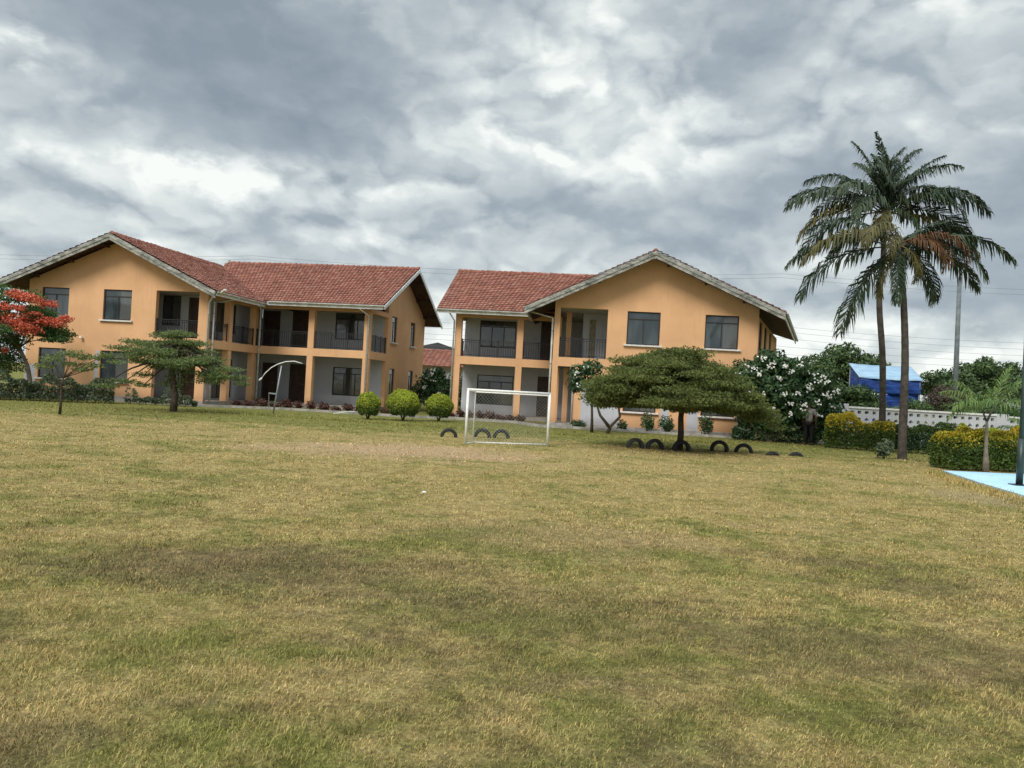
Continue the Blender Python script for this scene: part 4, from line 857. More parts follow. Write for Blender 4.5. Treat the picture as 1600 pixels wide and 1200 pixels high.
def hedge(label, p0, p1, depth, h, dens, lm, tm, topfrac=.3, size=.09, wob=.13, name='hedge', cat='hedge'):
    p0 = np.array(p0, float); p1 = np.array(p1, float); L = np.linalg.norm(p1 - p0); T_ = empty(name, ((p0[0] + p1[0]) / 2, (p0[1] + p1[1]) / 2, 0), 0, label, cat)
    d = (p1 - p0) / L; nn = np.array([-d[1], d[0]]); o = np.array([(p0[0] + p1[0]) / 2, (p0[1] + p1[1]) / 2])
    st = MB()
    for i in range(int(L / .35) + 1):
        q = p0 + d * (i * .35 + .1) - o; st.tube([(q[0], q[1], -.05), (q[0] + random.uniform(-.08, .08), q[1], h * .4), (q[0] + random.uniform(-.15, .15), q[1] + random.uniform(-.1, .1), h * .8)], [.022, .016, .006], 5)
    st.build('stem', M['bark'], T_)
    A = (L * depth + 2 * L * h + 2 * depth * h); n_ = int(A * dens); u = rng.random(n_) * L; s_ = rng.random(n_); z = rng.random(n_); w = rng.random(n_)
    which = rng.random(n_) * A
    top = which < L * depth; ends = which > A - 2 * depth * h
    inset = rng.random(n_) ** 2 * .16
    v = (w - .5) * depth; zz = .06 + z * (h - .06)
    v = np.where(~top & ~ends, np.sign(s_ - .5) * (depth / 2 - inset), v); zz = np.where(top, h - inset * .9, zz); u = np.where(ends & ~top, np.where(s_ > .5, L - inset, inset), u)
    bul = wob * (np.sin(u * 3.1 + p0[0]) + .6 * np.sin(u * 7.3 + 1) + .5 * np.sin(v * 9 + zz * 6)); v = v + np.sign(v) * bul * .6 + rng.normal(size=n_) * .02; zz = zz + np.where(top, bul * .8, 0) + np.where(zz > h * .8, bul * .3, 0)
    v = v * (.86 + .14 * np.clip(zz / h * 1.6, 0, 1)) * (1 - .22 * np.clip((zz / h - .6) / .4, 0, 1) ** 2)
    zz = zz * (1 - .14 * np.clip(np.abs(u / L - .5) * 2, 0, 1) ** 6 - .05 * (1 + np.sin(u * 2.2 + p0[1] * 2)) - .03 * np.sin(u * 5.3))
    XY = p0 - o + d * u[:, None] + nn * v[:, None]; P = np.concatenate([XY, zz[:, None]], 1)
    up = (zz / h + rng.normal(size=n_) * .13) > 1 - topfrac
    for nm, sel, mt in (('foliage', ~up, lm), ('new_growth', up, tm)):
        if not sel.any(): continue
        C = P[sel]; V, F = leaf_quads(C, size * (.6 + .8 * rng.random(len(C))), size * .5, None, norm(rng.normal(size=C.shape) + np.array([0, -.5, .8]))); arr_mesh(nm, V, F, mt, T_)
hedge('golden-topped clipped hedge just left of the palm trunks', (12.45, 30.3), (14.65, 29.3), 1.0, 1.22, 1900, M['leaf_hedge'], M['leaf_gold'], .25)
hedge('dark green hedge behind the grey-barked palm foot', (15.0, 29.7), (17.6, 29.6), .9, 1.02, 1400, M['leaf_dark'], M['leaf_hedge'], .25)
hedge('bright lime bush-like hedge behind the golden one near the young palm', (14.7, 25.2), (15.9, 24.6), 1.0, 1.25, 1500, M['leaf_hedge'], M['leaf_lime'], .6, wob=.12)
hedge('golden-topped clipped hedge beside the blue court', (12.35, 22.0), (16.6, 22.5), 1.0, 1.10, 1700, M['leaf_hedge'], M['leaf_gold'], .23)
hedge('dull grey-green hedge along the front of the first house', (-22.8, 31.0), (-17.6, 34.0), .9, .86, 620, M['leaf_dull'], M['leaf_dull'], .2, .12, .22)
hedge('low loose hedge continuing beneath the spreading tree', (-17.2, 34.6), (-14.2, 34.7), .5, .36, 420, M['leaf_dull'], M['leaf_dull'], .2, .12, .22)
hedge('dark shrubbery at the foot of the big plumeria', (9.3, 31.9), (12.6, 31.6), .7, .55, 330, M['leaf_dark'], M['leaf_dark'], .2, .13, .15)

# bedding plants along the walls
def bed_plant(label, x, y, r, h, mt, grp):
    T_ = empty('bedding_shrub', (x, y, 0.03), 0, label, 'shrub', grp)
    s = MB(); 
    for i in range(4): s.tube([(0, 0, -.05), (random.uniform(-.5, .5) * r, random.uniform(-.4, .4) * r, h * .7)], [.012, .006], 5)
    s.build('stem', M['bark'], T_)
    V, F = blob_leaves([(0, 0, h * .55, r, r * .8, h * .5), (r * .4, 0, h * .4, r * .6, r * .6, h * .35)], .10, 330, shell=.2, asp=.5); arr_mesh('foliage', V, F, mt, T_)
L1 = 'low maroon-leaved shrub in the bed along the first house wing'
for i in range(15):
    t = i / 14; x = -13.2 + 8.4 * t; y = 37.0 - .35 * t + random.uniform(-.15, .15)
    bed_plant(L1, x, y, random.uniform(.24, .36), random.uniform(.25, .48), M['leaf_red'], 'maroon shrubs bedding the first house wing')
L2 = 'low maroon-leaved shrub in the bed along the second house wing'
for i in range(9):
    bed_plant(L2, -3.4 + i * .48, 37.6 - i * .08, random.uniform(.22, .32), random.uniform(.25, .42), M['leaf_red'], 'maroon shrubs bedding the second house wing')
for (x, y, r, h, lab) in [(4.9, 33.7, .24, .45, 'small dark shrub under the second house window, left of a taller pair'), (6.0, 33.6, .32, .85, 'taller dark shrub, first of a pair right of the small one'), (6.8, 33.5, .36, .75, 'broad dark shrub beside the umbrella tree trunk'), (8.45, 33.2, .34, .95, 'upright dark shrub against the pinkish wall right of the trunk'), (3.0, 33.9, .38, .35, 'low dark shrub at the foot of the crooked plumeria')]:
    bed_plant(lab, x, y, r, h, M['leaf_dark'], 'dark shrubs under the second house windows')
crown_tree('bush', 'dark green bush at the left edge of the young palm foot', 'bush', (12.15, 24.9, 0), [(0, 0, -.05), (0, 0, .2)], .03, [(0, 0, .28, .28, .25, .26), (.15, .1, .42, .22, .2, .2)], .12, 260, M['leaf_dull'], limbs=False)

# ================================================================= PALMS
def frond(T_, base, az, el, L, droop, leaf_len, mat, label=None, n_=60, stem_r=.03):
    """arching rachis with two rows of drooping leaflets"""
    base = Vector(base); hdir = Vector((math.cos(az), math.sin(az), 0)); pts = []; p = base.copy(); e = el; steps = 16
    for i in range(steps + 1):
        pts.append(p.copy()); p = p + (hdir * math.cos(e) + Vector((0, 0, math.sin(e)))) * (L / steps); e -= droop / steps * (0.55 + .9 * i / steps)
    st = MB(); st.tube(pts, [stem_r * (1 - .85 * i / steps) for i in range(steps + 1)], 5, cap=False)
    PT = np.array([tuple(q) for q in pts]); tt = np.linspace(.14, .995, n_); idx = tt * steps; i0 = np.minimum(idx.astype(int), steps - 1); fr = (idx - i0)[:, None]
    Q = PT[i0] * (1 - fr) + PT[i0 + 1] * fr; D = norm(PT[i0 + 1] - PT[i0])
    side = np.array([-math.sin(az), math.cos(az), 0.]); up = norm(np.cross(np.broadcast_to(side, D.shape), D) * -1); up = np.where(up[:, 2:] < 0, -up, up)
    vs = []; twist = random.uniform(-.35, .35)
    for sg in (-1, 1):
        m_ = len(tt); ll = leaf_len * (np.sin(np.pi * (tt * .86 + .10)) ** .6) * (.8 + .35 * rng.random(m_))
        spread = .95 - .45 * tt + rng.normal(size=m_) * .17
        dr = norm(D * np.cos(spread)[:, None] + side * sg * np.sin(spread)[:, None] + up * (.05 + twist * sg + .1 * rng.normal(size=(m_, 1)))); fall = np.array([0, 0, -1.])
        q0 = Q; q1 = Q + dr * (ll * .5)[:, None] + fall * (ll * .06)[:, None]
        q2 = q1 + norm(dr * .75 + fall * (1.0 + 1.5 * rng.random((m_, 1)))) * (ll * .52)[:, None]
        wv = norm(np.cross(dr, up + rng.normal(size=(m_, 3)) * .35)) * max(.014, .032 * (L / 3.4))
        vs.append(np.stack([q0 - wv * .5, q0 + wv * .5, q1 + wv, q1 - wv, q2 + wv * .12, q2 - wv * .12], 1).reshape(-1, 3))
    V = np.concatenate(vs); k = len(V) // 6; b = np.arange(k)[:, None] * 6; F = np.concatenate([b + np.array([0, 1, 2, 3]), b + np.array([3, 2, 4, 5])], 0)
    sv = np.array(st.v); sf = np.array(st.f); F = np.concatenate([F, sf + len(V)]); V = np.concatenate([V, sv])
    o = arr_mesh('frond', V, F, mat, T_)
    if label: o['label'] = label
    return o
def palm_trunk(T_, pts, r0, r1, mat, n_=40):
    # resampled Catmull-like curve with ring scars
    P = [Vector(p) for p in pts]; out = []; rs = []
    for i in range(n_ + 1):
        t = i / n_ * (len(P) - 1); k = min(int(t), len(P) - 2); f = t - k
        a, b, c, d = P[max(0, k - 1)], P[k], P[k + 1], P[min(len(P) - 1, k + 2)]
        q = .5 * ((2 * b) + (c - a) * f + (2 * a - 5 * b + 4 * c - d) * f * f + (3 * b - a - 3 * c + d) * f ** 3); out.append(q)
        s = i / n_; rs.append((r0 + (r1 - r0) * min(1, s * 1.2)) * (1 + .045 * (i % 2)) + .06 * max(0, .07 - s) / .07)
    m = MB(); m.tube(out, rs, 12); return m.build('trunk', mat, T_, smooth=True)
def coconut_palm(label, base, tr, r0, r1, fronds, group, nuts=True):
    T_ = empty('coconut_palm', base, 0, label, 'palm tree', group)
    palm_trunk(T_, tr, r0, r1, M['bark_palm']); top = Vector(tr[-1])
    for (az_, el_, L, dr, kind) in fronds:
        mt, lb = {'g': (M['palm_green'], None), 'o': (M['palm_olive'], 'yellowing frond'), 'd': (M['palm_dry'], 'dried orange-brown frond')}[kind]
        frond(T_, top + Vector((math.cos(R(az_)) * .08, math.sin(R(az_)) * .08, random.uniform(-.1, .12))), R(az_), R(el_), L, dr, .92 * L / 3.4 * (.62 if dr < .95 and el_ > 30 else 1), mt, lb)
    sk = MB()
    for i in range(9):
        a = i * .7; sk.tube([top + Vector((0, 0, -.25)), top + Vector((math.cos(a) * .16, math.sin(a) * .16, -.5 + .1 * (i % 3))), top + Vector((math.cos(a) * .34, math.sin(a) * .3, -.75))], [.06, .04, .012], 5)
    sk.build('leaf_bases', M['bark_palm'], T_)
    if nuts:
        for i in range(7):
            a = i * .9; m = MB(); c = top + Vector((math.cos(a) * .2, math.sin(a) * .2, -.32 - .08 * (i % 2))); m.tube([c + Vector((0, 0, z)) for z in (-.11, -.08, 0, .08, .11)], [.02, .075, .1, .07, .02], 9); m.build('coconut', M['palm_olive'], T_, smooth=True)
def aim(dx, dz, droop):
    """start elevation and length so that the frond's tip ends dx, dz away"""
    ang = math.atan2(dz, abs(dx)); dist = math.hypot(dx, dz); e0 = ang; steps = 16
    for _ in range(30):
        x = z = 0; e = e0
        for i in range(steps): x += math.cos(e) / steps; z += math.sin(e) / steps; e -= droop / steps * (.55 + .9 * i / steps)
        e0 += ang - math.atan2(z, x)
    return math.degrees(e0), dist / math.hypot(x, z)
def tips(lst):
    out = []
    for (dx, dz, yaw, droop, kind) in lst:      # yaw turns the frond out of the picture plane's direction
        el_, L = aim(dx, dz, droop); out.append(((0 if dx > 0 else 180) + yaw, el_, L * (min(1.12, 1 / max(.5, math.cos(R(yaw))) ** .5) if dz < 1.5 or abs(yaw) < 30 else .95), droop, kind))
    return out
FA = tips([(-3.3, -.85, 12, 1.5, 'o'), (-2.9, -1.75, -8, 1.4, 'g'), (-3.1, -.4, -30, 1.5, 'g'), (-1.75, -2.9, 5, .7, 'g'), (-.7, -1.6, 30, 1.1, 'o'), (-1.2, -2.2, -40, .9, 'g'), (3.5, -.3, -5, 1.4, 'g'), (3.2, .2, 25, 1.5, 'g'), (2.3, -1.0, -25, 1.7, 'g'), (2.9, -1.1, 10, 1.3, 'g'), (.95, -1.75, -20, 1.0, 'g'), (1.6, -1.6, 20, 1.3, 'g'),
           (1.7, -.5, -35, 2.6, 'd'), (1.2, -.9, -50, 2.5, 'd'), (-1.0, -.5, 55, 2.7, 'o'), (-1.9, -.3, 40, 2.2, 'o'), (.5, -1.1, -65, 2.0, 'o'), (-2.6, .5, -20, 1.7, 'g'), (2.6, .7, 15, 1.7, 'g'), (-.3, -1.8, 70, .8, 'g'), (2.0, -.2, 50, 1.9, 'g'), (-2.0, -.2, -50, 1.9, 'g')])
coconut_palm('nearer coconut palm with a swollen foot, standing on the open lawn', (12.87, 25.1, 0), [(0, 0, -.1), (-.03, 0, .5), (-.05, 0, 2.0), (-.10, 0, 3.6), (-.26, 0, 5.4), (-.50, 0, 6.95)], .145, .095, FA, 'coconut palms')
FB = tips([(-3.75, 0, 5, 1.5, 'g'), (-2.85, 1.0, -8, 1.7, 'g'), (-3.4, -1.2, 10, 1.4, 'o'), (-3.3, .4, -25, 1.6, 'g'), (3.7, .1, -5, 1.5, 'g'), (3.6, -.75, 8, 1.4, 'g'), (3.0, .8, 20, 1.7, 'g'), (-1.3, 2.6, 0, .8, 'g'), (-.5, 2.9, 15, .6, 'g'), (.45, 2.3, -20, 1.2, 'g'), (1.25, 2.4, 10, 1.2, 'g'), (2.1, 2.2, 0, .8, 'g'), (-1.2, 2.0, 40, 1.5, 'g'), (.3, 2.0, -40, 1.6, 'g'), (-.2, 2.6, -70, .6, 'g'), (.1, 2.0, -80, 1.0, 'g'), (-.6, 1.7, -60, 1.3, 'g'), (.8, 1.6, -50, 1.3, 'g'), (1.2, 2.1, 40, 1.2, 'g'), (-.2, 2.2, 60, .7, 'g'), (.5, 2.3, 70, .6, 'g'),
           (-1.9, 1.5, 30, 1.6, 'g'), (2.2, 1.3, -30, 1.7, 'g'), (-1.5, 1.2, 50, 1.7, 'g'), (1.4, 1.0, -55, 1.8, 'g'), (.9, .9, -70, 1.9, 'g'), (-.8, .8, 70, 2.0, 'g'), (-2.4, -.6, 45, 1.8, 'g'), (2.4, -.6, -45, 1.8, 'g'), (-2.8, .2, 35, 1.7, 'g'), (2.8, .1, -35, 1.7, 'g'), (-2.5, .2, -50, 1.7, 'g'), (2.5, .2, 50, 1.7, 'g'), (3.1, -1.5, -15, 1.2, 'o'), (-3.0, -1.9, -10, 1.2, 'g'), (-1.3, -1.2, 60, 1.6, 'o'), (1.2, -1.2, -60, 1.6, 'g')])
coconut_palm('farther coconut palm rising behind the golden hedge, with the higher crown', (14.25, 29.3, 0), [(0, 0, -.1), (-.06, 0, 1.0), (-.18, 0, 3.5), (-.42, 0, 5.7), (-.36, 0, 7.4), (-.38, 0, 9.15)], .125, .095, FB, 'coconut palms')

# young palm by the blue court
yp = empty('young_palm', (13.36, 21.5, 0), 0, 'young bottle-footed palm with two leafy forks beside the blue court', 'palm tree')
t_ = MB(); t_.tube([(0, 0, -.05), (0, 0, .25), (-.02, 0, .6), (-.02, 0, 1.2), (-.03, 0, 1.42)], [.10, .085, .055, .04, .035], 10); t_.build('trunk', M['bark_pale'], yp, smooth=True)
t_ = MB(); t_.tube([(-.03, 0, 1.4), (.05, 0, 1.6), (.16, 0, 1.85)], [.035, .03, .02], 7); t_.tube([(-.03, 0, 1.4), (-.12, 0, 1.6), (-.18, 0, 1.75)], [.03, .025, .015], 7); t_.build('fork', M['bark_palm'], yp, smooth=True)
for (a, e, L, d, off) in [(10, 60, 1.3, 1.1, .14), (-20, 35, 1.2, 1.2, .14), (30, 75, 1.4, .7, .14), (60, 55, 1.2, 1.1, .14), (340, 70, 1.3, .9, .14), (170, 55, 1.2, 1.5, -.15), (200, 35, 1.1, 1.6, -.15), (150, 70, 1.1, 1.1, -.15), (250, 50, 1.0, 1.6, -.15), (300, 50, 1.0, 1.6, .14), (0, 20, 1.1, 1.1, .14), (185, 15, 1.0, 1.3, -.15)]:
    frond(yp, (off, 0, 1.7), R(a), R(e), L * 1.1, d, .46, M['palm_young'], None, 34, .014)
for k, (x, y, s, lab) in enumerate([(23.9, 40, 1.0, 'yellow-green bushy palm behind the pierced wall'), (16.4, 24.2, .62, 'small pale palm at the right edge behind the golden hedge')]):
    T_ = empty('bushy_palm', (x, y, 0), 0, lab, 'palm tree')
    t_ = MB(); t_.tube([(0, 0, -.1), (0, 0, 1.5 * s)], [.09, .07], 8); t_.build('trunk', M['bark_palm'], T_, smooth=True)
    for i in range(15):
        frond(T_, (0, 0, 1.45 * s), i * 2.4, R(20 + 60 * ((i * 7) % 15) / 15), 1.75 * s, 1.5, .5 * s, M['palm_young'], None, 20, .02)

# ================================================================= OBJECTS
# small goal
g = empty('goal', (-.05, 21.5, 0), math.atan2(21.67 - 20.94, 2.29), 'small white metal football goal with netting on the open lawn', 'goal')
gw, gh, gd = 1.20, 1.51, .55; sk = .36; sr = .22
for nm, segs in (('post', [[(-gw, 0, 0), (-gw, 0, gh)]]), ('post', [[(gw, 0, 0), (gw, 0, gh)]]), ('crossbar', [[(-gw - .03, 0, gh), (gw + .03, 0, gh)]])):
    m = MB(); [m.tube(s, .036, 10) for s in segs]; m.build(nm, M['white'], g, smooth=True)
m = MB(); [m.tube(s, .022, 8) for s in ([(-gw + sk, gd, 0), (-gw + sk, gd, gh - .06), (gw + sr, gd, gh - .06), (gw + sr, gd, 0)], [(-gw, 0, .02), (-gw + sk, gd, .02)], [(gw, 0, .02), (gw + sr, gd, .02)], [(-gw + sk, gd, .02), (gw + sr, gd, .02)], [(-gw, 0, gh), (-gw + sk, gd, gh - .06)], [(gw, 0, gh), (gw + sr, gd, gh - .06)])]; m.build('back_frame', M['white'], g, smooth=True)
m = MB()
def netgrid(P, nu, nv):
    for i in range(nu + 1):
        for k in range(nv):
            u0 = i / nu; v0 = k / nv; v1 = (k + 1) / nv
            if i < nu:
                m.beam(P(u0, v0), P(min(1, u0 + 1 / nu), v1), .0032, .0032, (0, 1, .1)); m.beam(P(min(1, u0 + 1 / nu), v0), P(u0, v1), .0032, .0032, (0, 1, .1))
sagf = lambda u, v: .10 * math.sin(math.pi * u) * math.sin(math.pi * v)
netgrid(lambda u, v: Vector((-gw + sk + (2 * gw + sr - sk) * u, gd - .03 + sagf(u, v), (gh - .09) * v)), 22, 14)
netgrid(lambda u, v: Vector((-gw + sk * u, gd * u, (gh - .03 - .06 * u) * v)), 6, 14); netgrid(lambda u, v: Vector((gw + sr * u, gd * u, (gh - .03 - .06 * u) * v)), 6, 14)
m.build('net', plain('net_cord', (.36, .36, .34), .9, .1), g)

# half-buried tyres
def tyre_mesh(r, w, buried, name='tyre'):
    m = MB(); prof = [(-w / 2, r * .62), (-w / 2 - .01, r * .8), (-w / 2 + .015, r * .95), (-w * .22, r), (0, r * 1.01), (w * .22, r), (w / 2 - .015, r * .95), (w / 2 + .01, r * .8), (w / 2, r * .62), (w * .3, r * .70), (0, r * .86), (-w * .3, r * .70)]
    n_ = 30; k = len(prof)
    for i in range(n_):
        a = 2 * math.pi * i / n_
        for (y, q) in prof:
            qq = q * (1.012 if (i % 2 and q > r * .97) else 1); m.v.append((math.cos(a) * qq, y, math.sin(a) * qq))
    for i in range(n_):
        for j in range(k):
            a, b = i * k + j, i * k + (j + 1) % k; c, d = ((i + 1) % n_) * k + (j + 1) % k, ((i + 1) % n_) * k + j; m.f.append((a, b, c, d))
    me_o = m.build(name, M['rubber']); return me_o
TY = [(3.87, 23.5, .27, .03, .15, 'leftmost tyre of the row by the umbrella tree'), (4.49, 23.65, .28, .02, .1, 'tyre arch immediately left of the umbrella tree trunk'), (5.27, 23.45, .28, .04, .05, 'tyre arch touching the umbrella tree trunk'),
      (6.66, 24.3, .29, .04, -.1, 'first tyre arch right of the umbrella tree'), (7.46, 24.4, .29, -.02, -.2, 'last big tyre arch on the right of the umbrella tree'),
      (8.22, 23.9, .26, -.16, .2, 'almost buried tyre beyond the big arches'), (9.02, 24.1, .26, -.15, -.2, 'almost buried tyre farthest right in the row'),
      (-1.85, 23.6, .26, .02, .1, 'tyre arch left of the goal'), (-.85, 24.4, .27, .02, 0, 'tyre seen through the left part of the goal net'), (-.25, 24.5, .27, .02, .1, 'tyre next to another seen through the goal net')]
first = None
for (x, y, r, z, a, lab) in TY:
    o = tyre_mesh(.28, .17, 0) if first is None else first.copy()
    if first is None: first = o
    else: col.objects.link(o)
    o.location = (x, y, z); o.rotation_euler = (0, 0, a); o.scale = (r / .28,) * 3; tag(o, lab, 'tyre', 'half-buried tyres on the lawn')

# leaning white pole with a curved arm
p = empty('arched_pole', (-9.84, 31.9, 0), 0, 'white leaning pole with a bow-shaped arm in front of the first house wing', 'pole')
m = MB(); m.tube([(0, 0, -.05), (.12, 0, 1.0), (.24, 0, 2.02)], [.038, .033, .028], 10); m.build('post', M['galv'], p, smooth=True)
m = MB(); m.tube([(-.56, 0, 1.45), (-.42, 0, 1.68), (-.18, 0, 1.92), (.08, 0, 2.08), (.40, 0, 2.20), (.75, 0, 2.24), (1.1, 0, 2.16)], .018, 8); m.build('curved_arm', M['white'], p, smooth=True)
m = MB(); m.tube([(-.66, 0, 1.36), (-.60, 0, 1.42), (-.54, 0, 1.48)], [.035, .04, .025], 10); m.build('lamp_head', M['white'], p, smooth=True)
m = MB(); m.beam((-.22, 0, .86), (.1, 0, .84), .06, .05); m.tube([(-.22, 0, .84), (-.2, 0, .4), (-.1, 0, .05)], .012, 6); m.build('bracket', M['galv'], p)

# dark post with sleeve at the edge of the court
p = empty('court_post', (11.56, 17.35, .05), 0, 'dark green steel post with a thicker sleeve standing on the blue court', 'post')
m = MB(); m.tube([(0, 0, .0), (0, 0, 3.6)], .050, 12); m.build('pipe', M['pole_green'], p, smooth=True)
m = MB(); m.tube([(0, 0, .0), (0, 0, 1.06)], .072, 12); m.build('sleeve', M['pole_green'], p, smooth=True)
m = MB(); m.box(-.17, -.14, 0, .17, .14, .02); m.build('base_plate', M['black'], p, bev=.004)

# pierced white block wall
wl = empty('pierced_wall', (14.3, 33.5, 0), 0, 'off-white wall of pierced blocks with a flat coping behind the palms', 'wall')
m = MB(); m.box(0, -.02, -.1, .42, .22, 1.75); m.box(6.87, -.02, -.1, 7.42, .22, 1.66); m.build('pier', M['white_wall'], wl, bev=.01)
m = MB(); m.box(.42, -.05, 1.56, 6.87, .25, 1.64); m.build('coping', M['sill'], wl, bev=.008)
m = MB(); m.box(7.42, -.05, 1.50, 13.5, .25, 1.58); m.build('coping', M['sill'], wl, bev=.008)
def blocks(m, x0, x1, z0, z1, s=.32):
    nx_ = int((x1 - x0) / s); nz_ = int(round((z1 - z0) / s)); sx = (x1 - x0) / nx_; sz = (z1 - z0) / nz_
    for i in range(nx_):
        for j in range(nz_):
            cx, cz = x0 + (i + .5) * sx, z0 + (j + .5) * sz; rot = ((i + j) % 2) * .4; n_ = 8
            out = [(cx - sx / 2, cz - sz / 2), (cx, cz - sz / 2), (cx + sx / 2, cz - sz / 2), (cx + sx / 2, cz), (cx + sx / 2, cz + sz / 2), (cx, cz + sz / 2), (cx - sx / 2, cz + sz / 2), (cx - sx / 2, cz)]
            inn = [(cx + math.cos(-math.pi * .75 + k * math.pi / 4) * sx * (.33 if (k + i) % 2 else .22), cz + math.sin(-math.pi * .75 + k * math.pi / 4) * sz * (.20 if (k + j) % 2 else .33)) for k in range(8)]
            vs = [(a, 0, b) for a, b in out] + [(a, 0, b) for a, b in inn] + [(a, .16, b) for a, b in inn] + [(a, .16, b) for a, b in out]
            fs = [(k, (k + 1) % 8, 8 + (k + 1) % 8, 8 + k) for k in range(8)] + [(8 + k, 8 + (k + 1) % 8, 16 + (k + 1) % 8, 16 + k) for k in range(8)] + [(16 + k, 16 + (k + 1) % 8, 24 + (k + 1) % 8, 24 + k) for k in range(8)]
            m.add(vs, fs)
m = MB(); blocks(m, .42, 6.87, 0.0, 1.56); m.build('block_panel', M['white_wall'], wl)
m = MB(); blocks(m, 7.42, 13.5, 0.0, 1.50, .3); m.build('block_panel', M['white_wall'], wl)

# blue tarpaulin shelter
sh = empty('tarpaulin_shelter', (20.75, 46, 0), 0, 'shelter draped in strong blue tarpaulin under a pale blue sheet roof', 'shelter')
for x in (0.05, 3.65):
    for y in (0, 1.4):
        m = MB(); m.tube([(x, y, -.1), (x, y, 3.45 if y == 0 else 4.15)], .04, 8); m.build('post', M['galv'], sh)
def sheet(nm, P, nu, nv, mt, th=.02):
    m = MB(); vs = [P(i / nu, j / nv) for j in range(nv + 1) for i in range(nu + 1)]; k = nu + 1
    fs = [(j * k + i, j * k + i + 1, (j + 1) * k + i + 1, (j + 1) * k + i) for j in range(nv) for i in range(nu)]; m.add(vs, fs)
    o = m.build(nm, mt, sh, smooth=True); s = o.modifiers.new('thick', 'SOLIDIFY'); s.thickness = th; return o
sheet('roof_sheet', lambda u, v: (-.05 + 3.85 * u, -.15 + 1.6 * v, 3.42 + .90 * v + .008 * math.sin(u * 30) - .05 * math.sin(math.pi * u)), 60, 6, M['tarp_light'])
sheet('upper_drape', lambda u, v: (3.72 * u, -.06 + .06 * math.sin(u * 19 + v * 3) - .12 * v * (1 - v), 2.60 + .80 * v - .10 * math.sin(math.pi * u) * (1 - v)), 50, 8, M['tarp_blue'])
sheet('lower_drape', lambda u, v: (.05 + 3.5 * u, .08 + .08 * math.sin(u * 14 + v * 5), .6 + 1.9 * v - .08 * math.sin(math.pi * u * 2)), 50, 8, M['tarp_blue'])
sheet('side_drape', lambda u, v: (.12 + .04 * math.sin(u * 12), 1.4 * u, .6 + (2.8 + .6 * u) * v), 20, 6, M['tarp_blue'])
sheet('side_drape', lambda u, v: (3.6 + .04 * math.sin(u * 12), 1.4 * u, 1.6 + (1.85 + .6 * u) * v), 20, 6, M['tarp_blue'])

# street lamp
p = empty('street_lamp', (27.6, 48, 0), 0, 'tall grey lamp post rising between the far trees', 'street lamp')
m = MB(); m.tube([(.1, 0, -.1), (.06, 0, 5), (0, 0, 10.1)], [.17, .145, .12], 12); m.build('post', M['galvdark'], p, smooth=True)
m = MB(); m.tube([(0, 0, 10.0), (-.1, -.3, 10.3), (-.1, -.8, 10.38)], [.05, .045, .04], 8); m.build('arm', M['galvdark'], p, smooth=True)
m = MB(); m.beam((-.1, -.7, 10.4), (-.1, -1.35, 10.43), .28, .12); m.build('lamp_head', M['galvdark'], p, bev=.03)

# overhead cables strung on poles outside the view
cabs = [(-62, 62, 60, 10.0, 12.6, .6, 'upper overhead cable, highest over the roofs'), (-62, 62, 60.3, 9.85, 12.3, .7, 'second highest overhead cable just under the top one'),
        (-62, 62, 61, 6.0, 8.6, .7, 'third overhead cable from the top, crossing behind the palms'), (-62, 62, 61.2, 5.7, 8.2, .8, 'fourth overhead cable from the top'), (-62, 62, 61.4, 5.2, 7.7, .8, 'fifth overhead cable from the top'), (-62, 62, 61.6, 4.8, 6.9, .6, 'sixth overhead cable from the top'), (-62, 62, 61.8, 4.2, 6.3, .5, 'lowest overhead cable between the houses')]
for (x0, x1, y, z0, z1, sag, lab) in cabs:
    spans = 3; pts = []
    for s in range(spans):
        xa = x0 + (x1 - x0) * s / spans; xb = x0 + (x1 - x0) * (s + 1) / spans; za = z0 + (z1 - z0) * s / spans; zb = z0 + (z1 - z0) * (s + 1) / spans
        for i in range(12 if s < spans - 1 else 13):
            t = i / 12; pts.append((xa + (xb - xa) * t, y, za + (zb - za) * t - 4 * sag * t * (1 - t)))
    m = MB(); m.tube(pts, .009, 5); tag(m.build('power_cable', M['cable']), lab, 'cable', 'overhead power cables')
# pole carrying the cables
for x in (-62, -20.67, 20.67, 62):
    if abs(x) > 30:
        p = empty('utility_pole', (x, 60.9, 0), 0, 'wooden utility pole carrying the overhead cables at the ' + ('west' if x < 0 else 'east') + ' end', 'utility pole')
        m = MB(); m.tube([(0, 0, -.2), (0, 0, 13)], [.17, .12], 10); m.build('post', M['bark'], p, smooth=True)
        m = MB(); m.beam((0, -1.2, z0 if False else 10.5), (0, 1.2, 10.5), .12, .12); m.build('crossarm', M['bark'], p)

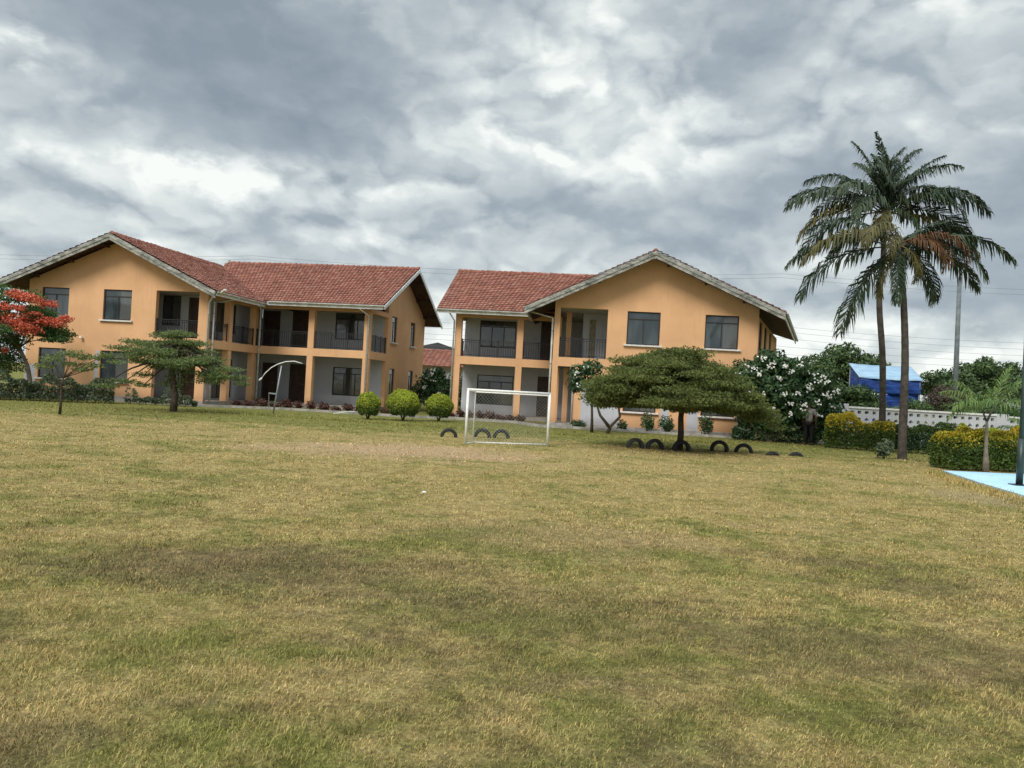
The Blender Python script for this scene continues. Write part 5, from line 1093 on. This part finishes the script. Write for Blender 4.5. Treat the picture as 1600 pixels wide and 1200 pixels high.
# person standing in the shade of the plumeria
def person():
    P = empty('person', (12.03, 30.95, 0), R(150), 'person in a light shirt and dark trousers standing in the plumeria shade', 'person')
    def skin(name, pts, edges, rad, mat, par, root=0, sub=1):
        me = bpy.data.meshes.new(name); me.from_pydata(pts, edges, []); o = bpy.data.objects.new(name, me); col.objects.link(o); o.parent = par; me.materials.append(mat)
        s = o.modifiers.new('skin', 'SKIN'); s.use_smooth_shade = True
        for i, r in enumerate(rad): me.skin_vertices[0].data[i].radius = (r, r) if not isinstance(r, tuple) else r
        me.skin_vertices[0].data[root].use_root = True
        u = o.modifiers.new('subsurf', 'SUBSURF'); u.levels = sub; u.render_levels = sub; return o
    pts = [(0, 0, .92), (0, 0, 1.08), (0, .01, 1.25), (0, .02, 1.38), (0, .01, 1.47), (0, -.01, 1.56), (0, -.015, 1.66),
           (-.10, 0, .88), (-.12, -.01, .50), (-.13, .02, .10), (-.13, -.10, .03), (.10, 0, .88), (.11, .02, .50), (.12, .04, .10), (.12, -.09, .03),
           (-.19, .02, 1.38), (-.26, .02, 1.12), (-.25, -.08, .88), (-.25, -.12, .80), (.19, .02, 1.38), (.26, .02, 1.12), (.23, -.10, .90), (.22, -.14, .82)]
    edges = [(0, 1), (1, 2), (2, 3), (3, 4), (4, 5), (5, 6), (0, 7), (7, 8), (8, 9), (9, 10), (0, 11), (11, 12), (12, 13), (13, 14), (3, 15), (15, 16), (16, 17), (17, 18), (3, 19), (19, 20), (20, 21), (21, 22)]
    rad = [(.15, .10), (.13, .095), (.155, .10), (.14, .09), .05, .075, .07, .085, .055, .038, .035, .085, .055, .038, .035, .055, .042, .03, .035, .055, .042, .03, .035]
    for sx, b in ((-1, 18), (1, 22)):
        hx, hy, hz = pts[b]
        for i, (dx, L) in enumerate([(-.022, .055), (-.008, .065), (.008, .062), (.022, .05)]):
            k = len(pts); pts += [(hx + dx, hy - .01, hz - .03), (hx + dx * 1.2, hy - .02, hz - .03 - L)]; edges += [(b, k), (k, k + 1)]; rad += [.009, .008]
        k = len(pts); pts += [(hx - sx * .03, hy - .03, hz), (hx - sx * .04, hy - .045, hz - .04)]; edges += [(b, k), (k, k + 1)]; rad += [.010, .009]
    body = skin('body', pts, edges, rad, M['skin'], P, 0, 2)
    skin('shirt', [(0, 0, .90), (0, 0, 1.08), (0, .01, 1.25), (0, .02, 1.39), (0, .012, 1.45), (-.19, .02, 1.39), (-.245, .02, 1.18), (.19, .02, 1.39), (.245, .02, 1.18)],
         [(0, 1), (1, 2), (2, 3), (3, 4), (3, 5), (5, 6), (3, 7), (7, 8)], [(.175, .13), (.155, .12), (.18, .125), (.165, .11), .06, .075, .065, .075, .065], M['shirt'], P, 0, 2)
    skin('trousers', [(0, 0, .95), (-.10, 0, .86), (-.12, -.01, .50), (-.13, .02, .09), (.10, 0, .86), (.11, .02, .50), (.12, .04, .09)], [(0, 1), (1, 2), (2, 3), (0, 4), (4, 5), (5, 6)], [(.165, .12), .105, .078, .065, .105, .078, .065], M['trousers'], P, 0, 2)
    skin('hair', [(0, .02, 1.62), (0, .012, 1.70)], [(0, 1)], [(.078, .085), (.06, .065)], M['trousers'], P, 0, 2)
    f = MB(); f.tube([(0, -.075, 1.61), (0, -.1, 1.585)], [.008, .014], 6); [f.tube([(s * .028, -.082, 1.625), (s * .028, -.075, 1.625)], [.008, .012], 6) for s in (-1, 1)]; [f.tube([(s * .078, 0, 1.59), (s * .088, .005, 1.64)], [.012, .016], 6) for s in (-1, 1)]; f.tube([(-.022, -.08, 1.555), (.022, -.08, 1.555)], .006, 6)
    f.build('face', M['skin'], P, smooth=True)
    for s in (-1, 1):
        m = MB(); m.tube([(s * .125, .06, .04), (s * .125, 0, .045), (s * .125, -.12, .03), (s * .125, -.16, .02)], [.035, .045, .042, .02], 8); m.build('shoe', M['black'], P, smooth=True)
person()

# small stones and paper scraps on the grass
for (x, y, s, lab) in [(11.2 * .86, 14.2, .07, 'pale stone lying in the grass near the court edge'), (-1.2, 11.3, .03, 'white scrap on the dry grass in mid pitch')]:
    bpy.context.view_layer.update()
    m = MB(); n_ = 10; pts = []
    for j in range(5):
        for i in range(n_):
            a = 6.283 * i / n_; q = [.55, 1, .95, .6, .15][j] * s * random.uniform(.85, 1.15); pts.append((math.cos(a) * q * 1.3, math.sin(a) * q, j * s * .22))
    m.add(pts, [(j * n_ + i, j * n_ + (i + 1) % n_, (j + 1) * n_ + (i + 1) % n_, (j + 1) * n_ + i) for j in range(4) for i in range(n_)] + [tuple(40 + i for i in range(n_))])
    o = m.build('stone', M['sill'], smooth=True); o.location = (x, y, 0); tag(o, lab, 'stone')

# fallen leaves
def litter():
    C = []
    for (x, y, r, n) in [(5.1, 23.5, 2.2, 420), (-13, 29.4, 1.8, 200), (10.5, 30.6, 1.6, 260), (13, 24.5, 1.2, 120)]:
        C.append(np.stack([x + rng.normal(size=n) * r * .6, y + rng.normal(size=n) * r * .6, .012 + .012 * rng.random(n)], 1))
    C = np.concatenate(C); C = C[C[:, 1] > 3]; n = len(C)
    V, F = leaf_quads(C, .045 * (.6 + rng.random(n)), .025, None, norm(np.array([0, 0, 1.]) + rng.normal(size=(n, 3)) * .35))
    return tag(arr_mesh('fallen_leaves', V, F, M['leaf_olive']), 'brown fallen leaves strewn on the lawn under the trees', 'leaves', kind='stuff')
litter()
m = MB(); m.tube([(-8.05, 35.0, .03), (-7.8, 35.0, .05), (-7.55, 34.9, .12), (-7.3, 35.0, .16), (-6.9, 35.1, .15)], .014, 7)
tag(m.build('bent_pipe', M['white'], smooth=True), 'bent white pipe lying by the kerb to the right of the arched pole', 'pipe')
